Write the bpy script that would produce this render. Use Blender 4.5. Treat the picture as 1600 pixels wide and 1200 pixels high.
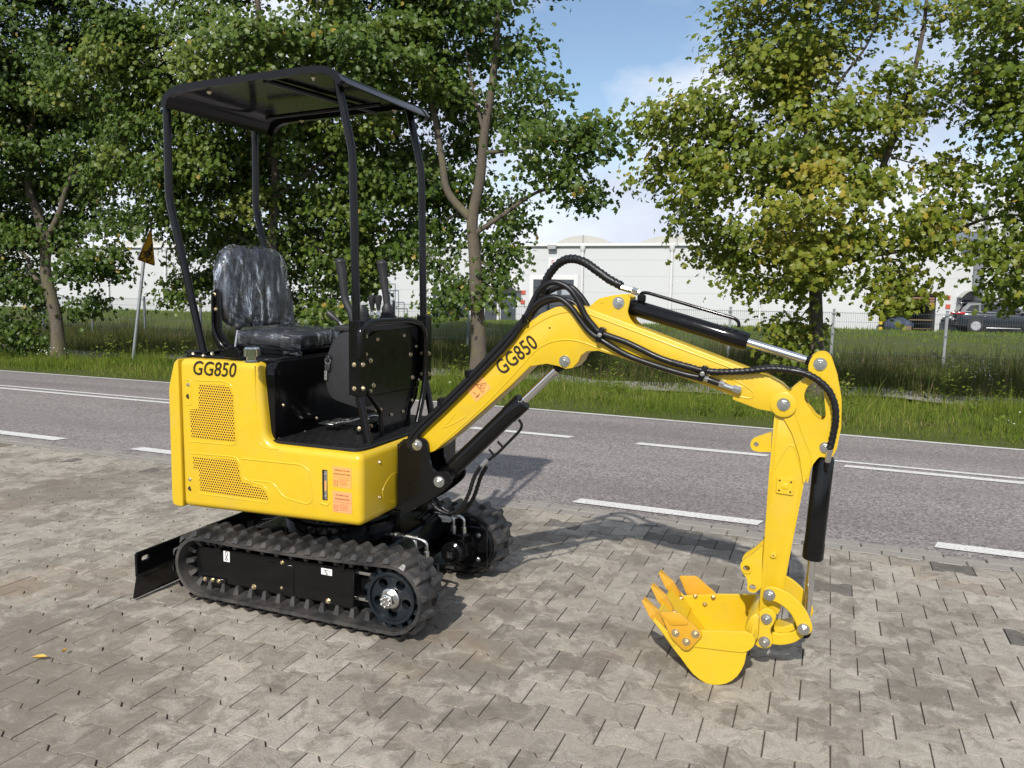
import bpy, bmesh, math, random
import numpy as np
from mathutils import Vector, Matrix, geometry

for o in list(bpy.data.objects):
    bpy.data.objects.remove(o)
SC = bpy.context.scene
COL = SC.collection
R = math.radians

# ---------------------------------------------------------------- camera
F_PX, YAW, PITCH, ROLL, EYE = 1249.6, R(21.41), R(7.425), R(1.119), 1.4576
GRAV = R(1.85)            # the paved yard rises slightly towards the road; everything beyond it lies on level land


def cam_basis(pitch):
    fw = Vector((-math.sin(YAW) * math.cos(pitch), math.cos(YAW) * math.cos(pitch), -math.sin(pitch)))
    rt = Vector((math.cos(YAW), math.sin(YAW), 0))
    up = rt.cross(fw)
    c, s = math.cos(ROLL), math.sin(ROLL)
    return rt * c + up * s, up * c - rt * s, fw


RT, UP, FW = cam_basis(PITCH)
RTG, UPG, FWG = cam_basis(PITCH - GRAV)
EYEP = Vector((0, 0, EYE))
cam = bpy.data.cameras.new('camera')
cam.sensor_width = 36
cam.lens = F_PX / 1600 * 36
cam.clip_start = 0.05
cam.clip_end = 2000
cam_ob = bpy.data.objects.new('camera', cam)
COL.objects.link(cam_ob)
cam_ob.matrix_world = Matrix(((RT.x, UP.x, -FW.x, 0), (RT.y, UP.y, -FW.y, 0), (RT.z, UP.z, -FW.z, EYE), (0, 0, 0, 1)))
SC.camera = cam_ob

# ---------------------------------------------------------------- sky, sun, exposure
TO_SUN = Vector((0.08, -1.0, 0.85)).normalized()
SUN_EL = math.asin(TO_SUN.z)
W = bpy.data.worlds.new('World')
SC.world = W
W.use_nodes = True
wt = W.node_tree
wt.nodes.clear()
wo = wt.nodes.new('ShaderNodeOutputWorld')
bg = wt.nodes.new('ShaderNodeBackground')
bg.inputs[1].default_value = 0.118
sky = wt.nodes.new('ShaderNodeTexSky')
sky.sky_type = 'NISHITA'
sky.sun_disc = False
sky.sun_elevation = SUN_EL
sky.sun_rotation = math.atan2(TO_SUN.x, TO_SUN.y)
sky.air_density = 1.0
sky.dust_density = 0.6
tc = wt.nodes.new('ShaderNodeTexCoord')
mp = wt.nodes.new('ShaderNodeMapping')
mp.inputs['Scale'].default_value = (1.0, 1.0, 2.0)
mp.inputs['Location'].default_value = (7.9, 4.2, 1.3)
wt.links.new(tc.outputs['Generated'], mp.inputs[0])
n1 = wt.nodes.new('ShaderNodeTexNoise')
n1.inputs['Scale'].default_value = 2.3
n1.inputs['Detail'].default_value = 7
n1.inputs['Roughness'].default_value = 0.56
n1.inputs['Distortion'].default_value = 0.25
wt.links.new(mp.outputs[0], n1.inputs['Vector'])
r1 = wt.nodes.new('ShaderNodeValToRGB')
r1.color_ramp.elements[0].position = 0.41
r1.color_ramp.elements[1].position = 0.56
sz = wt.nodes.new('ShaderNodeSeparateXYZ')
wt.links.new(tc.outputs['Generated'], sz.inputs[0])
hz_ = wt.nodes.new('ShaderNodeMapRange')          # cloud cover thickens towards the horizon
hz_.inputs[1].default_value = 0.0
hz_.inputs[2].default_value = 0.40
hz_.inputs[3].default_value = 0.13
hz_.inputs[4].default_value = 0.0
wt.links.new(sz.outputs[2], hz_.inputs[0])
ad_ = wt.nodes.new('ShaderNodeMath')
ad_.operation = 'ADD'
wt.links.new(n1.outputs[0], ad_.inputs[0])
wt.links.new(hz_.outputs[0], ad_.inputs[1])
wt.links.new(ad_.outputs[0], r1.inputs[0])
n2 = wt.nodes.new('ShaderNodeTexNoise')
n2.inputs['Scale'].default_value = 3.4
n2.inputs['Detail'].default_value = 6
wt.links.new(mp.outputs[0], n2.inputs['Vector'])
r2 = wt.nodes.new('ShaderNodeValToRGB')
r2.color_ramp.elements[0].position = 0.36
r2.color_ramp.elements[0].color = (4.2, 4.8, 6.2, 1)
r2.color_ramp.elements[1].position = 0.66
r2.color_ramp.elements[1].color = (7.2, 7.5, 8.1, 1)
wt.links.new(n2.outputs[0], r2.inputs[0])
mx = wt.nodes.new('ShaderNodeMix')
mx.data_type = 'RGBA'
wt.links.new(r1.outputs[0], mx.inputs[0])
wt.links.new(sky.outputs[0], mx.inputs[6])
wt.links.new(r2.outputs[0], mx.inputs[7])
wt.links.new(mx.outputs[2], bg.inputs[0])
wt.links.new(bg.outputs[0], wo.inputs[0])

sl = bpy.data.lights.new('sun', 'SUN')
sl.energy = 4.2
sl.angle = R(0.8)
sl.color = (1.0, 0.95, 0.87)
sun_ob = bpy.data.objects.new('sun', sl)
COL.objects.link(sun_ob)
sun_ob.rotation_mode = 'QUATERNION'
sun_ob.rotation_quaternion = TO_SUN.to_track_quat('Z', 'Y')
sun_ob.location = TO_SUN * 30
SC.view_settings.view_transform = 'Standard'
SC.view_settings.look = 'None'
SC.view_settings.gamma = 1
SC.view_settings.exposure = 0.22
SC.view_settings.use_curve_mapping = False
SC.render.engine = 'CYCLES'
SC.cycles.transparent_max_bounces = 12
SC.cycles.max_bounces = 4
SC.cycles.diffuse_bounces = 2
SC.cycles.glossy_bounces = 3

# ---------------------------------------------------------------- small geometry kit
def ray(px, py):
    return FW + RT * ((px - 800) / F_PX) - UP * ((py - 600) / F_PX)


def PY(px, py, Y):
    d = ray(px, py)
    return EYEP + d * (Y / d.y)


def PX(px, py, X):
    d = ray(px, py)
    return EYEP + d * (X / d.x)


def PZ(px, py, z=0.0):
    d = ray(px, py)
    return EYEP + d * ((z - EYE) / d.z)


def ZM(x0, y0, k):
    return lambda zx, zy: (x0 + zx / k, y0 + zy / k)


def tag(o, label=None, cat=None, group=None, kind=None):
    if label: o['label'] = label
    if cat: o['category'] = cat
    if group: o['group'] = group
    if kind: o['kind'] = kind
    return o


WINV = {}


def root(name, label, cat, mw=None, loc=None, group=None, local=False):
    o = bpy.data.objects.new(name, None)
    o.empty_display_size = 0.2
    COL.objects.link(o)
    m = mw if mw is not None else Matrix.Translation(Vector(loc or (0, 0, 0)))
    o.matrix_world = m
    WINV[o.name] = Matrix.Identity(4) if local else m.inverted()
    return tag(o, label, cat, group)


def link(name, me, parent=None, matrix=None):
    o = bpy.data.objects.new(name, me)
    COL.objects.link(o)
    if parent is not None:
        o.parent = parent
        o.matrix_parent_inverse = WINV.get(parent.name, Matrix.Identity(4))
    if matrix is not None:
        o.matrix_basis = matrix
    return o


def mesh_np(name, V, polys_idx, polys_start, polys_tot):
    me = bpy.data.meshes.new(name)
    me.vertices.add(len(V))
    me.vertices.foreach_set('co', np.asarray(V, dtype=np.float32).ravel())
    me.loops.add(len(polys_idx))
    me.loops.foreach_set('vertex_index', np.asarray(polys_idx, dtype=np.int32))
    me.polygons.add(len(polys_start))
    me.polygons.foreach_set('loop_start', np.asarray(polys_start, dtype=np.int32))
    me.update(calc_edges=True)
    return me


def mk(name, V, F, mat, parent=None, smooth=False, matrix=None, kind=None):
    me = bpy.data.meshes.new(name)
    me.from_pydata([tuple(v) for v in V], [], F)
    me.materials.append(mat)
    if smooth:
        me.polygons.foreach_set('use_smooth', [True] * len(me.polygons))
    o = link(name, me, parent, matrix)
    if kind: o['kind'] = kind
    return o


def bm_obj(name, bm, mat, parent=None, smooth=False, matrix=None, bev=0, seg=2, ang=30, auto=None):
    if bev > 0:
        es = [e for e in bm.edges if len(e.link_faces) == 2 and e.calc_face_angle(0) > R(ang)]
        bmesh.ops.bevel(bm, geom=es, offset=bev, segments=seg, profile=0.5, affect='EDGES', clamp_overlap=True)
    me = bpy.data.meshes.new(name)
    bm.to_mesh(me)
    bm.free()
    me.materials.append(mat)
    if smooth:
        me.polygons.foreach_set('use_smooth', [True] * len(me.polygons))
        me.set_sharp_from_angle(angle=R(auto or 40))
    return link(name, me, parent, matrix)


def prism_bm(loops, d0, d1, axis='Y'):
    """flat outline (with holes) given thickness along an axis"""
    if not isinstance(loops[0][0], (tuple, list, Vector)):
        loops = [loops]
    mp = {'Y': lambda u, v, d: (u, d, v), 'X': lambda u, v, d: (d, u, v), 'Z': lambda u, v, d: (u, v, d)}[axis]
    flat = [p for l in loops for p in l]
    tris = geometry.tessellate_polygon([[Vector((p[0], p[1], 0)) for p in l] for l in loops])
    bm = bmesh.new()
    a = [bm.verts.new(mp(p[0], p[1], d0)) for p in flat]
    b = [bm.verts.new(mp(p[0], p[1], d1)) for p in flat]
    for t in tris:
        try:
            bm.faces.new([a[i] for i in t]); bm.faces.new([b[i] for i in reversed(t)])
        except ValueError:
            pass
    k = 0
    for l in loops:
        n = len(l)
        for i in range(n):
            j = (i + 1) % n
            bm.faces.new((a[k + i], a[k + j], b[k + j], b[k + i]))
        k += n
    bmesh.ops.recalc_face_normals(bm, faces=bm.faces)
    bmesh.ops.dissolve_limit(bm, angle_limit=R(0.5), verts=[], edges=bm.edges) if len(loops) == 1 else None
    return bm


def prism(name, loops, d0, d1, mat, parent=None, axis='Y', bev=0, seg=2, smooth=True, matrix=None, ang=30):
    return bm_obj(name, prism_bm(loops, d0, d1, axis), mat, parent, smooth, matrix, bev, seg, ang)


def box(name, lo, hi, mat, parent=None, bev=0, seg=2, matrix=None, smooth=False):
    bm = bmesh.new()
    bmesh.ops.create_cube(bm, size=1)
    for v in bm.verts:
        v.co = Vector([lo[i] + (v.co[i] + .5) * (hi[i] - lo[i]) for i in range(3)])
    return bm_obj(name, bm, mat, parent, smooth or bev > 0, matrix, bev, seg)


def catmull(pts, n=8):
    P = [Vector(p) for p in pts]
    if len(P) < 3:
        return P
    P = [P[0] * 2 - P[1]] + P + [P[-1] * 2 - P[-2]]
    out = []
    for i in range(1, len(P) - 2):
        p0, p1, p2, p3 = P[i - 1:i + 3]
        for k in range(n):
            t = k / n
            out.append(0.5 * ((2 * p1) + (p2 - p0) * t + (2 * p0 - 5 * p1 + 4 * p2 - p3) * t * t + (3 * p1 - p0 - 3 * p2 + p3) * t ** 3))
    out.append(P[-2])
    return out


def rounded(pts, r, n=5):
    """polyline with its inner corners rounded (bent tube)"""
    P = [Vector(p) for p in pts]
    out = [P[0]]
    for i in range(1, len(P) - 1):
        a, b, c = P[i - 1], P[i], P[i + 1]
        rr = min(r, (a - b).length * .45, (c - b).length * .45)
        s, e = b + (a - b).normalized() * rr, b + (c - b).normalized() * rr
        for k in range(n + 1):
            t = k / n
            out.append(s * (1 - t) ** 2 + b * 2 * t * (1 - t) + e * t * t)
    out.append(P[-1])
    return out


def tube_data(P, rad, sides=10, cap=True, spiral=0.0, pitch=0.02):
    P = [Vector(p) for p in P]
    n = len(P)
    rads = rad if hasattr(rad, '__len__') else [rad] * n
    V, Fc = [], []
    t = (P[1] - P[0]).normalized()
    u = t.orthogonal().normalized()
    s = 0
    for i in range(n):
        tt = (P[min(i + 1, n - 1)] - P[max(i - 1, 0)])
        tt = tt.normalized() if tt.length > 1e-9 else t
        u = (u - tt * u.dot(tt))
        u = u.normalized() if u.length > 1e-6 else tt.orthogonal().normalized()
        w = tt.cross(u)
        if i: s += (P[i] - P[i - 1]).length
        for k in range(sides):
            a = 2 * math.pi * k / sides
            r = rads[i]
            if spiral:
                r *= 1 + spiral * (1 if math.sin(a - 2 * math.pi * s / pitch) > .1 else -.6)
            V.append(P[i] + u * (math.cos(a) * r) + w * (math.sin(a) * r))
    for i in range(n - 1):
        for k in range(sides):
            j = (k + 1) % sides
            Fc.append((i * sides + k, i * sides + j, (i + 1) * sides + j, (i + 1) * sides + k))
    if cap:
        Fc.append(tuple(range(sides - 1, -1, -1)))
        Fc.append(tuple(range((n - 1) * sides, n * sides)))
    return V, Fc


def tube(name, P, rad, mat, parent=None, sides=12, **kw):
    V, Fc = tube_data(P, rad, sides, **kw)
    o = mk(name, V, Fc, mat, parent, smooth=True)
    o.data.set_sharp_from_angle(angle=R(50))
    return o


def resample(P, step):
    out = [P[0]]
    for a, b in zip(P, P[1:]):
        n = max(1, int((b - a).length / step))
        for k in range(1, n + 1):
            out.append(a.lerp(b, k / n))
    return out


def hose(name, pts, r, mat, parent, spiral=False, sides=10):
    P = catmull(pts, 8)
    if spiral:
        return tube(name, resample(P, .0045), r, mat, parent, sides=10, spiral=.11, pitch=.018)
    return tube(name, P, r, mat, parent, sides=sides)


def lathe(name, p0, p1, prof, mat, parent=None, sides=20):
    """prof: (t along p0->p1, radius)"""
    p0, p1 = Vector(p0), Vector(p1)
    P = [p0.lerp(p1, t) for t, _ in prof]
    for i in range(1, len(P)):
        if (P[i] - P[i - 1]).length < 1e-5:
            P[i] = P[i] + (p1 - p0).normalized() * 2e-5
    d = (p1 - p0).normalized()
    u = d.orthogonal().normalized(); w = d.cross(u)
    V, Fc = [], []
    for q, (_, r) in zip(P, prof):
        for k in range(sides):
            a = 2 * math.pi * k / sides
            V.append(q + (u * math.cos(a) + w * math.sin(a)) * r)
    n = len(P)
    for i in range(n - 1):
        for k in range(sides):
            j = (k + 1) % sides
            Fc.append((i * sides + k, i * sides + j, (i + 1) * sides + j, (i + 1) * sides + k))
    Fc.append(tuple(range(sides - 1, -1, -1))); Fc.append(tuple(range((n - 1) * sides, n * sides)))
    o = mk(name, V, Fc, mat, parent, smooth=True)
    o.data.set_sharp_from_angle(angle=R(35))
    return o


def rod(name, p0, p1, r, mat, parent=None, sides=16, ch=.15):
    L = (Vector(p1) - Vector(p0)).length
    c = min(.45, ch * r / max(L, 1e-6))
    return lathe(name, p0, p1, [(0, r * (1 - ch)), (c, r), (1 - c, r), (1, r * (1 - ch))], mat, parent, sides)


_font = {}


def text(name, body, size, org, xd, yd, mat, parent, shear=0.0, off=0.0, sx=1.0, ext=0.0006, align='CENTER'):
    cu = bpy.data.curves.new(name, 'FONT')
    cu.body = body
    cu.size = size
    cu.shear = shear
    cu.offset = off
    cu.extrude = ext
    cu.align_x = align
    cu.align_y = 'CENTER'
    cu.resolution_u = 3
    tmp = bpy.data.objects.new(name + '_tmp', cu)
    COL.objects.link(tmp)
    dg = bpy.context.evaluated_depsgraph_get()
    me = bpy.data.meshes.new_from_object(tmp.evaluated_get(dg))
    bpy.data.objects.remove(tmp)
    bpy.data.curves.remove(cu)
    me.materials.clear(); me.materials.append(mat)
    xd, yd = Vector(xd).normalized(), Vector(yd)
    yd = (yd - xd * yd.dot(xd)).normalized(); zd = xd.cross(yd)
    m = Matrix(((xd.x * sx, yd.x, zd.x, org[0]), (xd.y * sx, yd.y, zd.y, org[1]), (xd.z * sx, yd.z, zd.z, org[2]), (0, 0, 0, 1)))
    me.transform(m)
    return link(name, me, parent)


# ---------------------------------------------------------------- materials
def new_mat(name):
    m = bpy.data.materials.new(name)
    m.use_nodes = True
    nt = m.node_tree
    return m, nt, nt.nodes['Principled BSDF']


def N(nt, t, **kw):
    n = nt.nodes.new('ShaderNode' + t)
    for k, v in kw.items():
        if k in n.inputs: n.inputs[k].default_value = v
        else: setattr(n, k, v)
    return n


def ramp(nt, src, stops):
    r = N(nt, 'ValToRGB')
    el = r.color_ramp.elements
    while len(el) < len(stops): el.new(0.5)
    for e, (p, c) in zip(el, stops):
        e.position = p
        e.color = (c, c, c, 1) if not hasattr(c, '__len__') else (*c, 1)
    nt.links.new(src, r.inputs[0])
    return r.outputs[0]


def mixc(nt, fac, a, b, mode='MIX'):
    m = N(nt, 'Mix', data_type='RGBA', blend_type=mode)
    for s, i in ((fac, 0), (a, 6), (b, 7)):
        if hasattr(s, 'is_linked'): nt.links.new(s, m.inputs[i])
        elif i == 0: m.inputs[0].default_value = s
        else: m.inputs[i].default_value = (*s, 1)
    return m.outputs[2]


def noise(nt, scale, detail=4, rough=.55, coord='Object', dist=0, vscale=None):
    if coord == 'World':
        src = N(nt, 'NewGeometry').outputs['Position']
    else:
        src = N(nt, 'TexCoord').outputs[coord]
    if vscale:
        mpn = N(nt, 'Mapping'); mpn.inputs['Scale'].default_value = vscale
        nt.links.new(src, mpn.inputs[0]); src = mpn.outputs[0]
    n = N(nt, 'TexNoise', Scale=scale, Detail=detail, Roughness=rough, Distortion=dist)
    nt.links.new(src, n.inputs['Vector'])
    return n.outputs[0]


def bump(nt, b, h, strength=.3, dist=.01):
    n = N(nt, 'Bump', Strength=strength, Distance=dist)
    nt.links.new(h, n.inputs['Height'])
    nt.links.new(n.outputs[0], b.inputs['Normal'])


def paint(name, col, rough=.35, metal=0, coat=0, var=.10, ns=18, dust=0.0, bs=0, bst=.1, rvar=.12, dustcol=(.33, .29, .24), spec=.5, dlo=.5):
    m, nt, b = new_mat(name)
    n = noise(nt, ns, 5)
    c = mixc(nt, n, [x * (1 - var) for x in col], [min(1, x * (1 + var)) for x in col])
    if dust:
        d = ramp(nt, noise(nt, 7, 8, .7, 'World'), [(dlo, 0.0), (dlo + .26, dust)])
        c = mixc(nt, d, c, dustcol)
    nt.links.new(c, b.inputs['Base Color'])
    b.inputs['Metallic'].default_value = metal
    nt.links.new(ramp(nt, noise(nt, ns * 1.7, 5, .6), [(.3, max(0, rough - rvar)), (.75, min(1, rough + rvar))]), b.inputs['Roughness'])
    b.inputs['Coat Weight'].default_value = coat
    b.inputs['Specular IOR Level'].default_value = spec
    b.inputs['Coat Roughness'].default_value = .12
    if bs: bump(nt, b, noise(nt, bs, 3), bst, .004)
    return m


MT = {}
MT['yellow'] = paint('yellow_paint', (.62, .415, .014), .38, coat=.25, var=.06, dust=.13, bs=110, bst=.05)
MT['yellow_cast'] = paint('yellow_cast_steel', (.56, .29, .016), .40, coat=.2, var=.10, dust=.12)
MT['black'] = paint('black_paint', (.0045, .0045, .005), .16, var=.2, dust=.004, rvar=.06, spec=.35)
MT['black_matt'] = paint('black_powder_coat', (.008, .008, .009), .42, var=.2, dust=.012, bs=300, bst=.05)
MT['plastic'] = paint('grey_black_plastic', (.018, .018, .020), .55, var=.15, bs=500, bst=.1)
MT['rubber'] = paint('track_rubber', (.018, .018, .019), .46, var=.4, dust=.38, ns=30, bs=90, bst=.25, dustcol=(.17, .15, .13), dlo=.40)
MT['hose'] = paint('black_hose_rubber', (.006, .006, .007), .42, var=.2, spec=.4)
MT['steel'] = paint('zinc_plated_steel', (.62, .62, .60), .30, metal=1, var=.15, ns=60)
MT['brass'] = paint('yellow_zinc_steel', (.74, .63, .44), .36, metal=1, var=.15, ns=60)
MT['chrome'] = paint('chrome_rod', (.72, .72, .73), .12, metal=1, var=.05, rvar=.04)
MT['sprocket'] = paint('blue_grey_sprocket', (.012, .018, .024), .38, metal=.3, var=.25, dust=.2)
MT['letter'] = paint('black_brown_vinyl', (.022, .014, .006), .45, var=.1)
MT['orange'] = paint('orange_sticker', (.80, .36, .10), .5, var=.04)
MT['orange2'] = paint('salmon_sticker', (.82, .33, .13), .5, var=.04)
MT['white'] = paint('white_sticker', (.80, .80, .80), .5, var=.04)
MT['ink'] = paint('sticker_ink', (.09, .035, .015), .6, var=.1)
MT['vinyl'] = paint('black_seat_vinyl', (.014, .015, .018), .5, var=.2, bs=40, bst=.1)
# ================================================================ SETTING
def lerp_tab(x, tab):
    if x <= tab[0][0]:
        (a, b), (c, d) = tab[0], tab[1]
    elif x >= tab[-1][0]:
        return tab[-1][1]
    else:
        for (a, b), (c, d) in zip(tab, tab[1:]):
            if a <= x <= c: break
    return b + (d - b) * (x - a) / (c - a)


def z_near(X): return lerp_tab(X, [(-6.85, -.025), (-1.5, 0), (1, 0)])
def z_mid(X): return lerp_tab(X, [(-9.7, -.073), (-3.2, -.036), (1.5, -.041)])
def z_far(X): return lerp_tab(X, [(-11.3, -.188), (-3.6, -.115), (1.76, -.126)])
Y_NEAR, Y_MID, Y_FAR = 4.93, 7.35, 9.20


def road_z(X, Y):
    if Y <= Y_NEAR: return z_near(X)
    if Y <= Y_MID:
        return z_near(X) + (z_mid(X) - z_near(X)) * (Y - Y_NEAR) / (Y_MID - Y_NEAR)
    return z_mid(X) + (z_far(X) - z_mid(X)) * (Y - Y_MID) / (Y_FAR - Y_MID)


ZG = np.array([(8, .2), (9.2, .2), (12.2, .10), (14, .02), (18, -.10), (20.6, -.05), (22.0, .20), (23.6, .66), (27, .74), (40, .62), (50, .36), (160, .36)])


def land_np(X, Y):
    D = -.362 * X + .923 * Y
    wav = .05 * np.sin(X * .9 + Y * .5) + .04 * np.sin(X * 2.1 - Y * 1.3) + .03 * np.sin(X * 4.3 + 1.0) * np.sin(Y * 3.1)
    zg = np.interp(Y, ZG[:, 0], ZG[:, 1]) + wav * np.clip((Y - 9.6) / 2, 0, 1) * np.clip((46 - Y) / 8, 0, 1)
    z = zg - .0323 * D
    xs = np.clip(X, -40, 1.76)
    zf = np.where(xs < -3.6, -.115 + (xs + 3.6) * (.073 / 7.7), -.115 - (xs + 3.6) * (.011 / 5.36))
    w = np.clip((Y - 9.2) / 3.0, 0, 1)
    w = w * w * (3 - 2 * w)
    return zf * (1 - w) + z * w


def land(X, Y): return float(land_np(np.array([X], float), np.array([Y], float))[0])


# ---- ground materials
def paver_mat(name, per_object, dark=0):
    m, nt, b = new_mat(name)
    if per_object:
        rnd = N(nt, 'ObjectInfo').outputs['Random']
    else:
        rnd = N(nt, 'Attribute', attribute_name='rnd').outputs['Fac']
    if dark:
        base = ramp(nt, rnd, [(0, (.115, .105, .092)), (1, (.155, .142, .125))])
    else:
        base = ramp(nt, rnd, [(0, (.236, .212, .177)), (.3, (.302, .273, .229)), (.75, (.340, .309, .260)), (1, (.255, .229, .191))])
    fine = noise(nt, 190, 4, .8, 'World')
    base = mixc(nt, .85, base, ramp(nt, fine, [(.28, .15), (.5, .5), (.74, .88)]), 'SOFT_LIGHT')
    med = noise(nt, 15, 10, .75, 'World', .9)
    base = mixc(nt, .9, base, ramp(nt, med, [(.28, .20), (.5, .5), (.72, .74)]), 'SOFT_LIGHT')
    # damp / oily patches with ragged borders
    st = noise(nt, 5.6, 12, .72, 'World', .7)
    st2 = noise(nt, .9, 3, .5, 'World')
    msk = N(nt, 'Math', operation='ADD'); nt.links.new(st, msk.inputs[0])
    mm = N(nt, 'Math', operation='MULTIPLY'); mm.inputs[1].default_value = .75; nt.links.new(st2, mm.inputs[0])
    nt.links.new(mm.outputs[0], msk.inputs[1])
    base = mixc(nt, ramp(nt, msk.outputs[0], [(.872, 0.0), (.897, .36), (1.01, .64)]), base, (.125, .108, .086))
    bd = noise(nt, .55, 7, .62, 'World', .8)
    base = mixc(nt, ramp(nt, bd, [(.50, 0.0), (.62, .28)]), base, (.185, .158, .126))
    # rusty tint
    ru = noise(nt, 1.3, 6, .6, 'World', .3)
    base = mixc(nt, ramp(nt, ru, [(.56, 0.0), (.72, .34)]), base, (.34, .23, .135))
    # chalky scuffs
    sc = noise(nt, 8, 10, .78, 'World', 1.6, (1, 2.6, 1))
    base = mixc(nt, ramp(nt, sc, [(.57, 0.0), (.68, .42)]), base, (.45, .42, .38))
    nt.links.new(base, b.inputs['Base Color'])
    b.inputs['Roughness'].default_value = .88
    b.inputs['Specular IOR Level'].default_value = .25
    h = N(nt, 'Math', operation='ADD'); nt.links.new(fine, h.inputs[0]); nt.links.new(med, h.inputs[1])
    bump(nt, b, h.outputs[0], .45, .004)
    return m


MT['paver'] = paver_mat('grey_concrete_paver', True)
MT['paver_far'] = paver_mat('grey_concrete_paver_field', False)
MT['paver_dark'] = paver_mat('dark_concrete_paver', True, 1)


def asphalt():
    m, nt, b = new_mat('worn_asphalt')
    v = N(nt, 'TexVoronoi', Scale=75.0)
    nt.links.new(N(nt, 'NewGeometry').outputs['Position'], v.inputs['Vector'])
    base = mixc(nt, ramp(nt, v.outputs['Color'], [(.15, 0.0), (.9, 1.0)]), (.130, .117, .112), (.325, .296, .280))
    f = noise(nt, 330, 2, .6, 'World')
    base = mixc(nt, .6, base, ramp(nt, f, [(.3, .25), (.7, .75)]), 'SOFT_LIGHT')
    big = noise(nt, .7, 6, .6, 'World', .4, (.35, 1.5, 1))
    base = mixc(nt, .7, base, ramp(nt, big, [(.3, .36), (.7, .62)]), 'SOFT_LIGHT')
    tr = noise(nt, .9, 3, .5, 'World', 0, (.05, 1.3, 1))
    base = mixc(nt, ramp(nt, tr, [(.52, 0.0), (.66, .38)]), base, (.165, .149, .143))
    cr = noise(nt, 3.1, 9, .75, 'World', 1.5, (.5, 1.6, 1))
    base = mixc(nt, ramp(nt, cr, [(.70, 0.0), (.75, .5)]), base, (.07, .062, .058))
    nt.links.new(base, b.inputs['Base Color'])
    b.inputs['Roughness'].default_value = .9
    b.inputs['Specular IOR Level'].default_value = .2
    bump(nt, b, v.outputs['Distance'], .5, .004)
    return m


MT['asphalt'] = asphalt()


def road_paint():
    m, nt, b = new_mat('worn_white_road_paint')
    w = noise(nt, 60, 8, .7, 'World', .4)
    c = mixc(nt, ramp(nt, w, [(.39, 1.0), (.46, 0.0)]), (.64, .63, .60), (.26, .24, .22))
    c = mixc(nt, ramp(nt, noise(nt, 5, 5, .6, 'World'), [(.4, 0.0), (.8, .45)]), c, (.48, .46, .43))
    nt.links.new(c, b.inputs['Base Color'])
    b.inputs['Roughness'].default_value = .7
    bump(nt, b, noise(nt, 120, 3, .6, 'World'), .3, .004)
    return m


MT['roadpaint'] = road_paint()


def soil(name, c1, c2, s=2.0, bst=.4):
    m, nt, b = new_mat(name)
    c = mixc(nt, noise(nt, s, 8, .7, 'World'), c1, c2)
    c = mixc(nt, .6, c, ramp(nt, noise(nt, s * 14, 5, .7, 'World'), [(.3, .3), (.7, .7)]), 'SOFT_LIGHT')
    nt.links.new(c, b.inputs['Base Color'])
    b.inputs['Roughness'].default_value = 1
    b.inputs['Specular IOR Level'].default_value = .1
    bump(nt, b, noise(nt, s * 9, 5, .6, 'World'), bst, .03)
    return m


MT['sand'] = soil('joint_sand', (.065, .055, .045), (.115, .100, .083), 9, .2)
MT['land'] = soil('grassy_soil', (.050, .062, .018), (.090, .105, .030), 1.5)
MT['kerb'] = soil('concrete_kerb', (.20, .185, .165), (.30, .28, .25), 8, .15)

# ---- yard bed
xs = list(np.linspace(-16, 6, 45))
ys = [-4, 0, 4.715, 4.96]
V = [(x, y, z_near(x) - (.0072 if y < 4.9 else .03)) for x in xs for y in ys]
Fq = [(i * 4 + j, (i + 1) * 4 + j, (i + 1) * 4 + j + 1, i * 4 + j + 1) for i in range(len(xs) - 1) for j in range(3)]
yard = tag(mk('paved_yard', V, Fq, MT['sand']), 'grey interlocking concrete paving of the yard under the excavator', None, None, 'structure')

# ---- double-T pavers
PL, PW, AMP = .200, .139, .0125
GAP = .0023


def paver_outline(half=None):
    """outline of one paver, origin at its centre; far edge high-low-high, near edge mirrored"""
    prof = [(0, 1), (.195, 1), (.305, -1), (.695, -1), (.805, 1), (1, 1)]
    if half == 'L': prof = [(0, 1), (.195, 1), (.305, -1), (.5, -1)]
    top = [((u - .5) * PL, PW / 2 + AMP * s) for u, s in prof]
    bot = [(x, -y) for x, y in reversed(top)]
    pts = top + bot
    cx = sum(p[0] for p in pts) / len(pts) if half else 0
    return pts


def inset(pts, d):
    n = len(pts)
    out = []
    for i in range(n):
        p0, p1, p2 = Vector(pts[i - 1]), Vector(pts[i]), Vector(pts[(i + 1) % n])
        e1, e2 = (p1 - p0).normalized(), (p2 - p1).normalized()
        n1, n2 = Vector((e1.y, -e1.x)), Vector((e2.y, -e2.x))   # clockwise outline: inward is to the right
        k = (n1 + n2); k = k / max(.25, k.length_squared) * 2
        out.append(p1 + k * d)
    return out


def paver_mesh(name, pts, mats, seed):
    rr = random.Random(seed)
    a = inset(pts, GAP); bb = inset(pts, GAP + .0016)
    a = [p + Vector((rr.uniform(-.0006, .0006), rr.uniform(-.0006, .0006))) for p in a]
    n = len(pts)
    V = [(p.x, p.y, -.014) for p in a] + [(p.x, p.y, -.0008 + rr.uniform(-.0006, .0002)) for p in a] + [(p.x, p.y, 0) for p in bb]
    Fc = []
    for r0 in (0, 1):
        for i in range(n):
            j = (i + 1) % n
            Fc.append((r0 * n + j, r0 * n + i, (r0 + 1) * n + i, (r0 + 1) * n + j))
    tr = geometry.tessellate_polygon([[Vector((p.x, p.y, 0)) for p in bb]])
    for t in tr:
        A, B, C = (bb[i] for i in t)
        t = tuple(2 * n + i for i in t)
        Fc.append(t if (B - A).cross(C - A) > 0 else t[::-1])
    me = bpy.data.meshes.new(name)
    me.from_pydata(V, [], Fc)
    me.polygons.foreach_set('use_smooth', [False] * len(me.polygons))
    me.materials.append(mats)
    return me


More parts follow.
